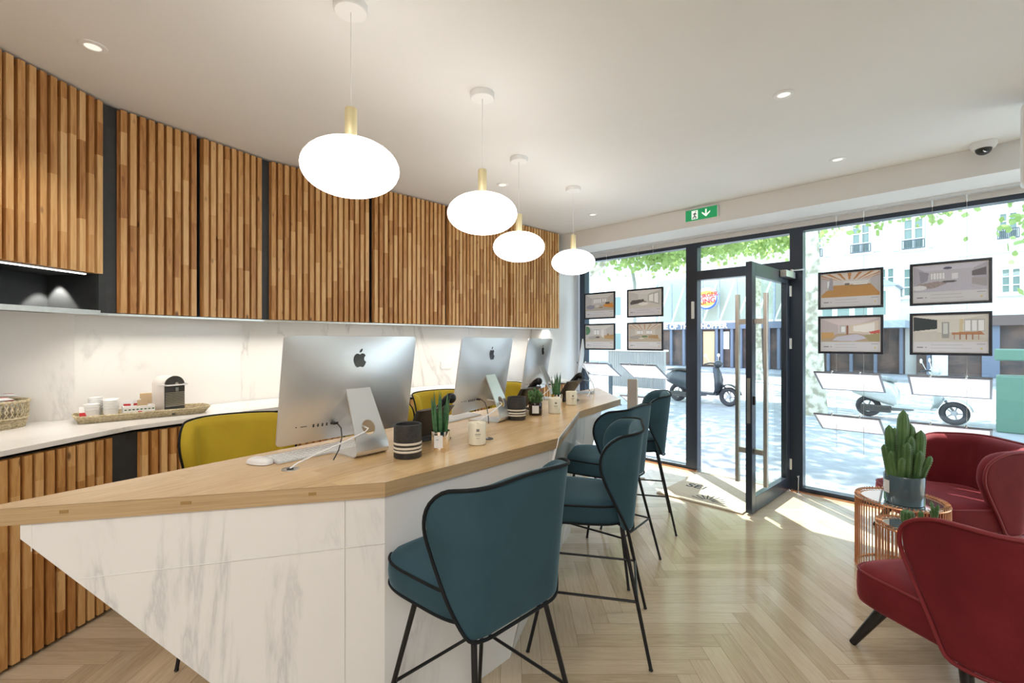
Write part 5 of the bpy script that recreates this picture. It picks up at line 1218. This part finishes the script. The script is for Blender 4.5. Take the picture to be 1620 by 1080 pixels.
# scooters
def scooter(label, p, rz, paint_, seatm, wh=.22, tail=True):
    t = thing('scooter', label, 'scooter', p, rz, 'scooters parked at the kerb')
    wb = .66
    for x in (-wb, wb):
        wobj = MB(); wobj.tube([(x+(wh-.05)*cos(2*pi*k/32), 0, wh+(wh-.05)*sin(2*pi*k/32)) for k in range(32)], .052, 10, closed=True); wo = wobj.build('tyre', M['rubber'], t, smooth=True)
        h_ = MB(); Mh = Matrix.Translation((x, 0, wh)) @ Matrix.Rotation(pi/2, 4, 'X'); h_.lathe([(.045, -.05), (.045, .05)], 16, M=Mh)
        for k in range(5): a = 2*pi*k/5; h_.tube([(x, 0, wh), (x+(wh-.07)*cos(a), 0, wh+(wh-.07)*sin(a))], .014, 6)
        h_.build('wheel_hub', M['corr'], wo)
    # body: side panels loft along x
    mb = MB(); rings = []
    for x, zl, zh, hw in ((-1.00, .56, .66, .03), (-.92, .48, .74, .10), (-.75, .42, .80, .17), (-.55, .36, .82, .20), (-.38, .30, .80, .20), (-.24, .26, .74, .17), (-.16, .26, .60, .13)):
        zc2 = (zl+zh)/2; hh2 = (zh-zl)/2; rings.append([(x, hw*(abs(cos(a))**.7)*(1 if cos(a) > 0 else -1), zc2+hh2*(abs(sin(a))**.7)*(1 if sin(a) > 0 else -1)) for a in [2*pi*k/20 for k in range(20)]])
    mb.loft(rings); mb.build('rear_body', paint_, t, smooth=True)
    mb = MB(); mb.prism([(-.2, -.14), (.42, -.12), (.42, .12), (-.2, .14)], .24, .30); mb.build('footboard', paint_, t, bevel=.01)
    mb = MB(); rings = []
    for x, z, hw, th in ((.40, .27, .14, .04), (.46, .40, .19, .05), (.46, .60, .20, .05), (.42, .78, .16, .05), (.37, .92, .09, .05)):
        rings.append([(x+th*cos(a)*.9+.05*abs(sin(a))*-1, hw*sin(a), z+.02*cos(a)) for a in [2*pi*k/16 for k in range(16)]])
    mb.loft(rings); mb.build('leg_shield', paint_, t, smooth=True)
    mb = MB(); mb.grid(lambda u, v: (wb+(wh+.04)*cos(radians(10+150*u)), -.085+.17*v, wh+(wh+.05+.03*sin(pi*v))*sin(radians(10+150*u))), 14, 6); mb.build('front_fender', paint_, t, smooth=True)
    mb = MB(); rings = []
    for x, z0_, z1_, hw in ((-.90, .80, .84, .09), (-.75, .79, .87, .14), (-.5, .80, .87, .15), (-.3, .77, .85, .13), (-.2, .74, .80, .07)): rings.append([(x, hw*(abs(cos(a))**.6)*(1 if cos(a) > 0 else -1), (z0_+z1_)/2+(z1_-z0_)/2*(abs(sin(a))**.6)*(1 if sin(a) > 0 else -1)) for a in [2*pi*k/16 for k in range(16)]])
    mb.loft(rings); mb.build('seat', seatm, t, smooth=True)
    MB().tube([(wb, .07, wh), (.46, .05, .55), (.36, 0, .98)], .022, 8).build('steering_column', M['corr'], t, smooth=True)
    mb = MB(); mb.tube([(.24, -.34, 1.0), (.30, -.2, 1.03), (.36, 0, 1.01), (.30, .2, 1.03), (.24, .34, 1.0)], .016, 8); mb.build('handlebar', M['rubber'], t, smooth=True)
    mb = MB(); mb.ball((.40, 0, 1.0), (.10, .11, .09)); mb.build('headlamp_cowl', paint_, t, smooth=True)
    for s_ in (-1, 1):
        m_ = MB(); m_.tube([(.30, s_*.2, 1.04), (.26, s_*.28, 1.18)], .006, 6); m_.ball((.25, s_*.30, 1.21), (.015, .065, .045)); m_.build('mirror', M['shutter'], t, smooth=True)
    if tail: MB().cbox((-1.0, 0, .66), (.05, .12, .10)).build('tail_light', M['tail'], t, bevel=.01)
    MB().tube([(-.66, .16, .2), (-.3, .16, .18), (.05, .1, .2)], [.05, .045, .02], 10).build('exhaust', M['corr'], t, smooth=True)
    MB().cbox((-.5, -.12, .2), (.5, .1, .14)).build('engine', M['darkgrey'], t, bevel=.02)
    return t
pf = Vector((7.60, 7.93, 0)); pr_ = Vector((6.80, 9.0, 0)); dd = pf-pr_; s1 = scooter('pale grey scooter parked outside the right window', (pf+pr_)/2+Vector((0, 0, -.01)), atan2(dd.y, dd.x), M['scootw'], M['seatg']); s1.scale = (.92, .92, .90)
pf = Vector((4.80, 10.25, 0)); dd = Vector((.62, -.78, 0)); s2 = scooter('dark grey scooter parked beyond the open door', pf-dd*.66+Vector((0, 0, -.01)), atan2(dd.y, dd.x), M['scoot'], M['blackpl'], .23, False); s2.scale = (.95, .95, .92)

# trees
def tree(label, base, h_, r0, lean, crowns, nleaf, seed, branches):
    t = thing('plane_tree', label, 'tree', base, 0, 'plane trees along the street'); r = random.Random(seed); mb = MB(); n = 10; rings = []
    for j in range(n+1):
        f = j/n; c_ = Vector((lean[0]*f*f, lean[1]*f*f, h_*f)); rr = r0*(1.0-.35*f)+r0*.45*math.exp(-f*h_*2.2)
        rings.append([(c_.x+rr*(1+.06*sin(3*a+j))*cos(a), c_.y+rr*(1+.06*sin(3*a+j))*sin(a), c_.z) for a in [2*pi*k/18 for k in range(18)]])
    mb.loft(rings); mb.build('trunk', M['bark'], t, smooth=True)
    for b_ in branches:
        MB().tube([Vector(q_[:3]) for q_ in b_], [q_[3] for q_ in b_], 10).build('branch', M['bark'], t, smooth=True)
    lv = MB()
    for (cx, cy, cz, rx, ry, rz_), nn_ in zip(crowns, nleaf):
        ncl = max(6, nn_//28)
        cls = []
        for _ in range(ncl):
            d_ = Vector((r.gauss(0, 1), r.gauss(0, 1), r.gauss(0, 1))).normalized()*r.uniform(.35, 1)**.6
            cls.append(Vector((cx+d_.x*rx, cy+d_.y*ry, cz+d_.z*rz_)))
        for _ in range(nn_):
            c_ = r.choice(cls)+Vector((r.gauss(0, .32), r.gauss(0, .32), r.gauss(0, .16))); s_ = r.uniform(.05, .10)
            ax = Vector((r.gauss(0, 1), r.gauss(0, 1), r.gauss(0, .5))).normalized(); bx_ = ax.orthogonal().normalized(); 
            q_ = Matrix.Rotation(r.uniform(0, 6.28), 4, ax); bx_ = q_ @ bx_; cx_ = ax.cross(bx_)
            lv.poly([c_-bx_*s_, c_-cx_*s_*.75-bx_*s_*.2, c_-cx_*s_*.5+bx_*s_*.5, c_+bx_*s_, c_+cx_*s_*.5+bx_*s_*.5, c_+cx_*s_*.75-bx_*s_*.2])
    lv.build('foliage', M['leaf'], t, recalc=False)
    return t
bt = Vector((5.92, 9.15, -.03))
tree('plane tree with mottled trunk on the pavement just outside the right window', bt, 7.0, .175, (-.25, .1), [(-.6, 2.6, 6.9, 4.0, 2.2, 1.1), (2.8, 2.2, 6.2, 3.0, 2.0, .9), (2.6, 1.5, 5.0, 2.0, 1.2, .9), (5.3, -.6, 4.0, 1.3, .9, .8), (1.0, 4.8, 4.7, 2.4, 1.0, .55)], [8500, 5500, 1300, 800, 2200], 1,
     [[(0, 0, 3.6, .10), (1.2, .6, 4.6, .07), (2.8, 1.2, 5.4, .03)], [(-.1, 0, 5, .1), (-1, 1.5, 6.5, .06), (-1.5, 3, 7.5, .03)]])
tl_ = R(-9.0, 11.3, -.03)
tree('plane tree farther left, its crown filling the top of the left window', tl_, 5.5, .2, (.3, 0), [(.4, .4, 5.6, 3.0, 2.2, 1.3), (-2.5, 1.0, 5.0, 2.0, 2.0, 1.2), (3.0, -1.5, 4.4, 1.6, 1.2, .7), (1.9, -.3, 4.2, 2.4, .9, .55)], [6500, 2600, 2000, 2200], 2,
     [[(.2, 0, 3.2, .12), (1.6, -1.0, 4.2, .08), (3.2, -1.8, 4.9, .04)]])
tr_ = R(3.4, 12.6, -.03)
tree('leafy tree at the right edge of the right window', tr_, 5.0, .2, (0, 0), [(-.8, .5, 5.2, 1.8, 1.8, 1.4), (-1.4, 1.2, 2.9, 1.1, 1.1, .8)], [2600, 900], 3, [[(0, 0, 3.5, .1), (-.9, .8, 4.5, .06), (-1.7, 1.4, 5.2, .03)]])
bg_ = R(-6.0, 19, -.03)
tree('small tree across the road behind the restaurant logo', bg_, 4.0, .15, (0, 0), [(0, 0, 5.8, 2.6, 2.0, 1.0)], [2200], 5, [])
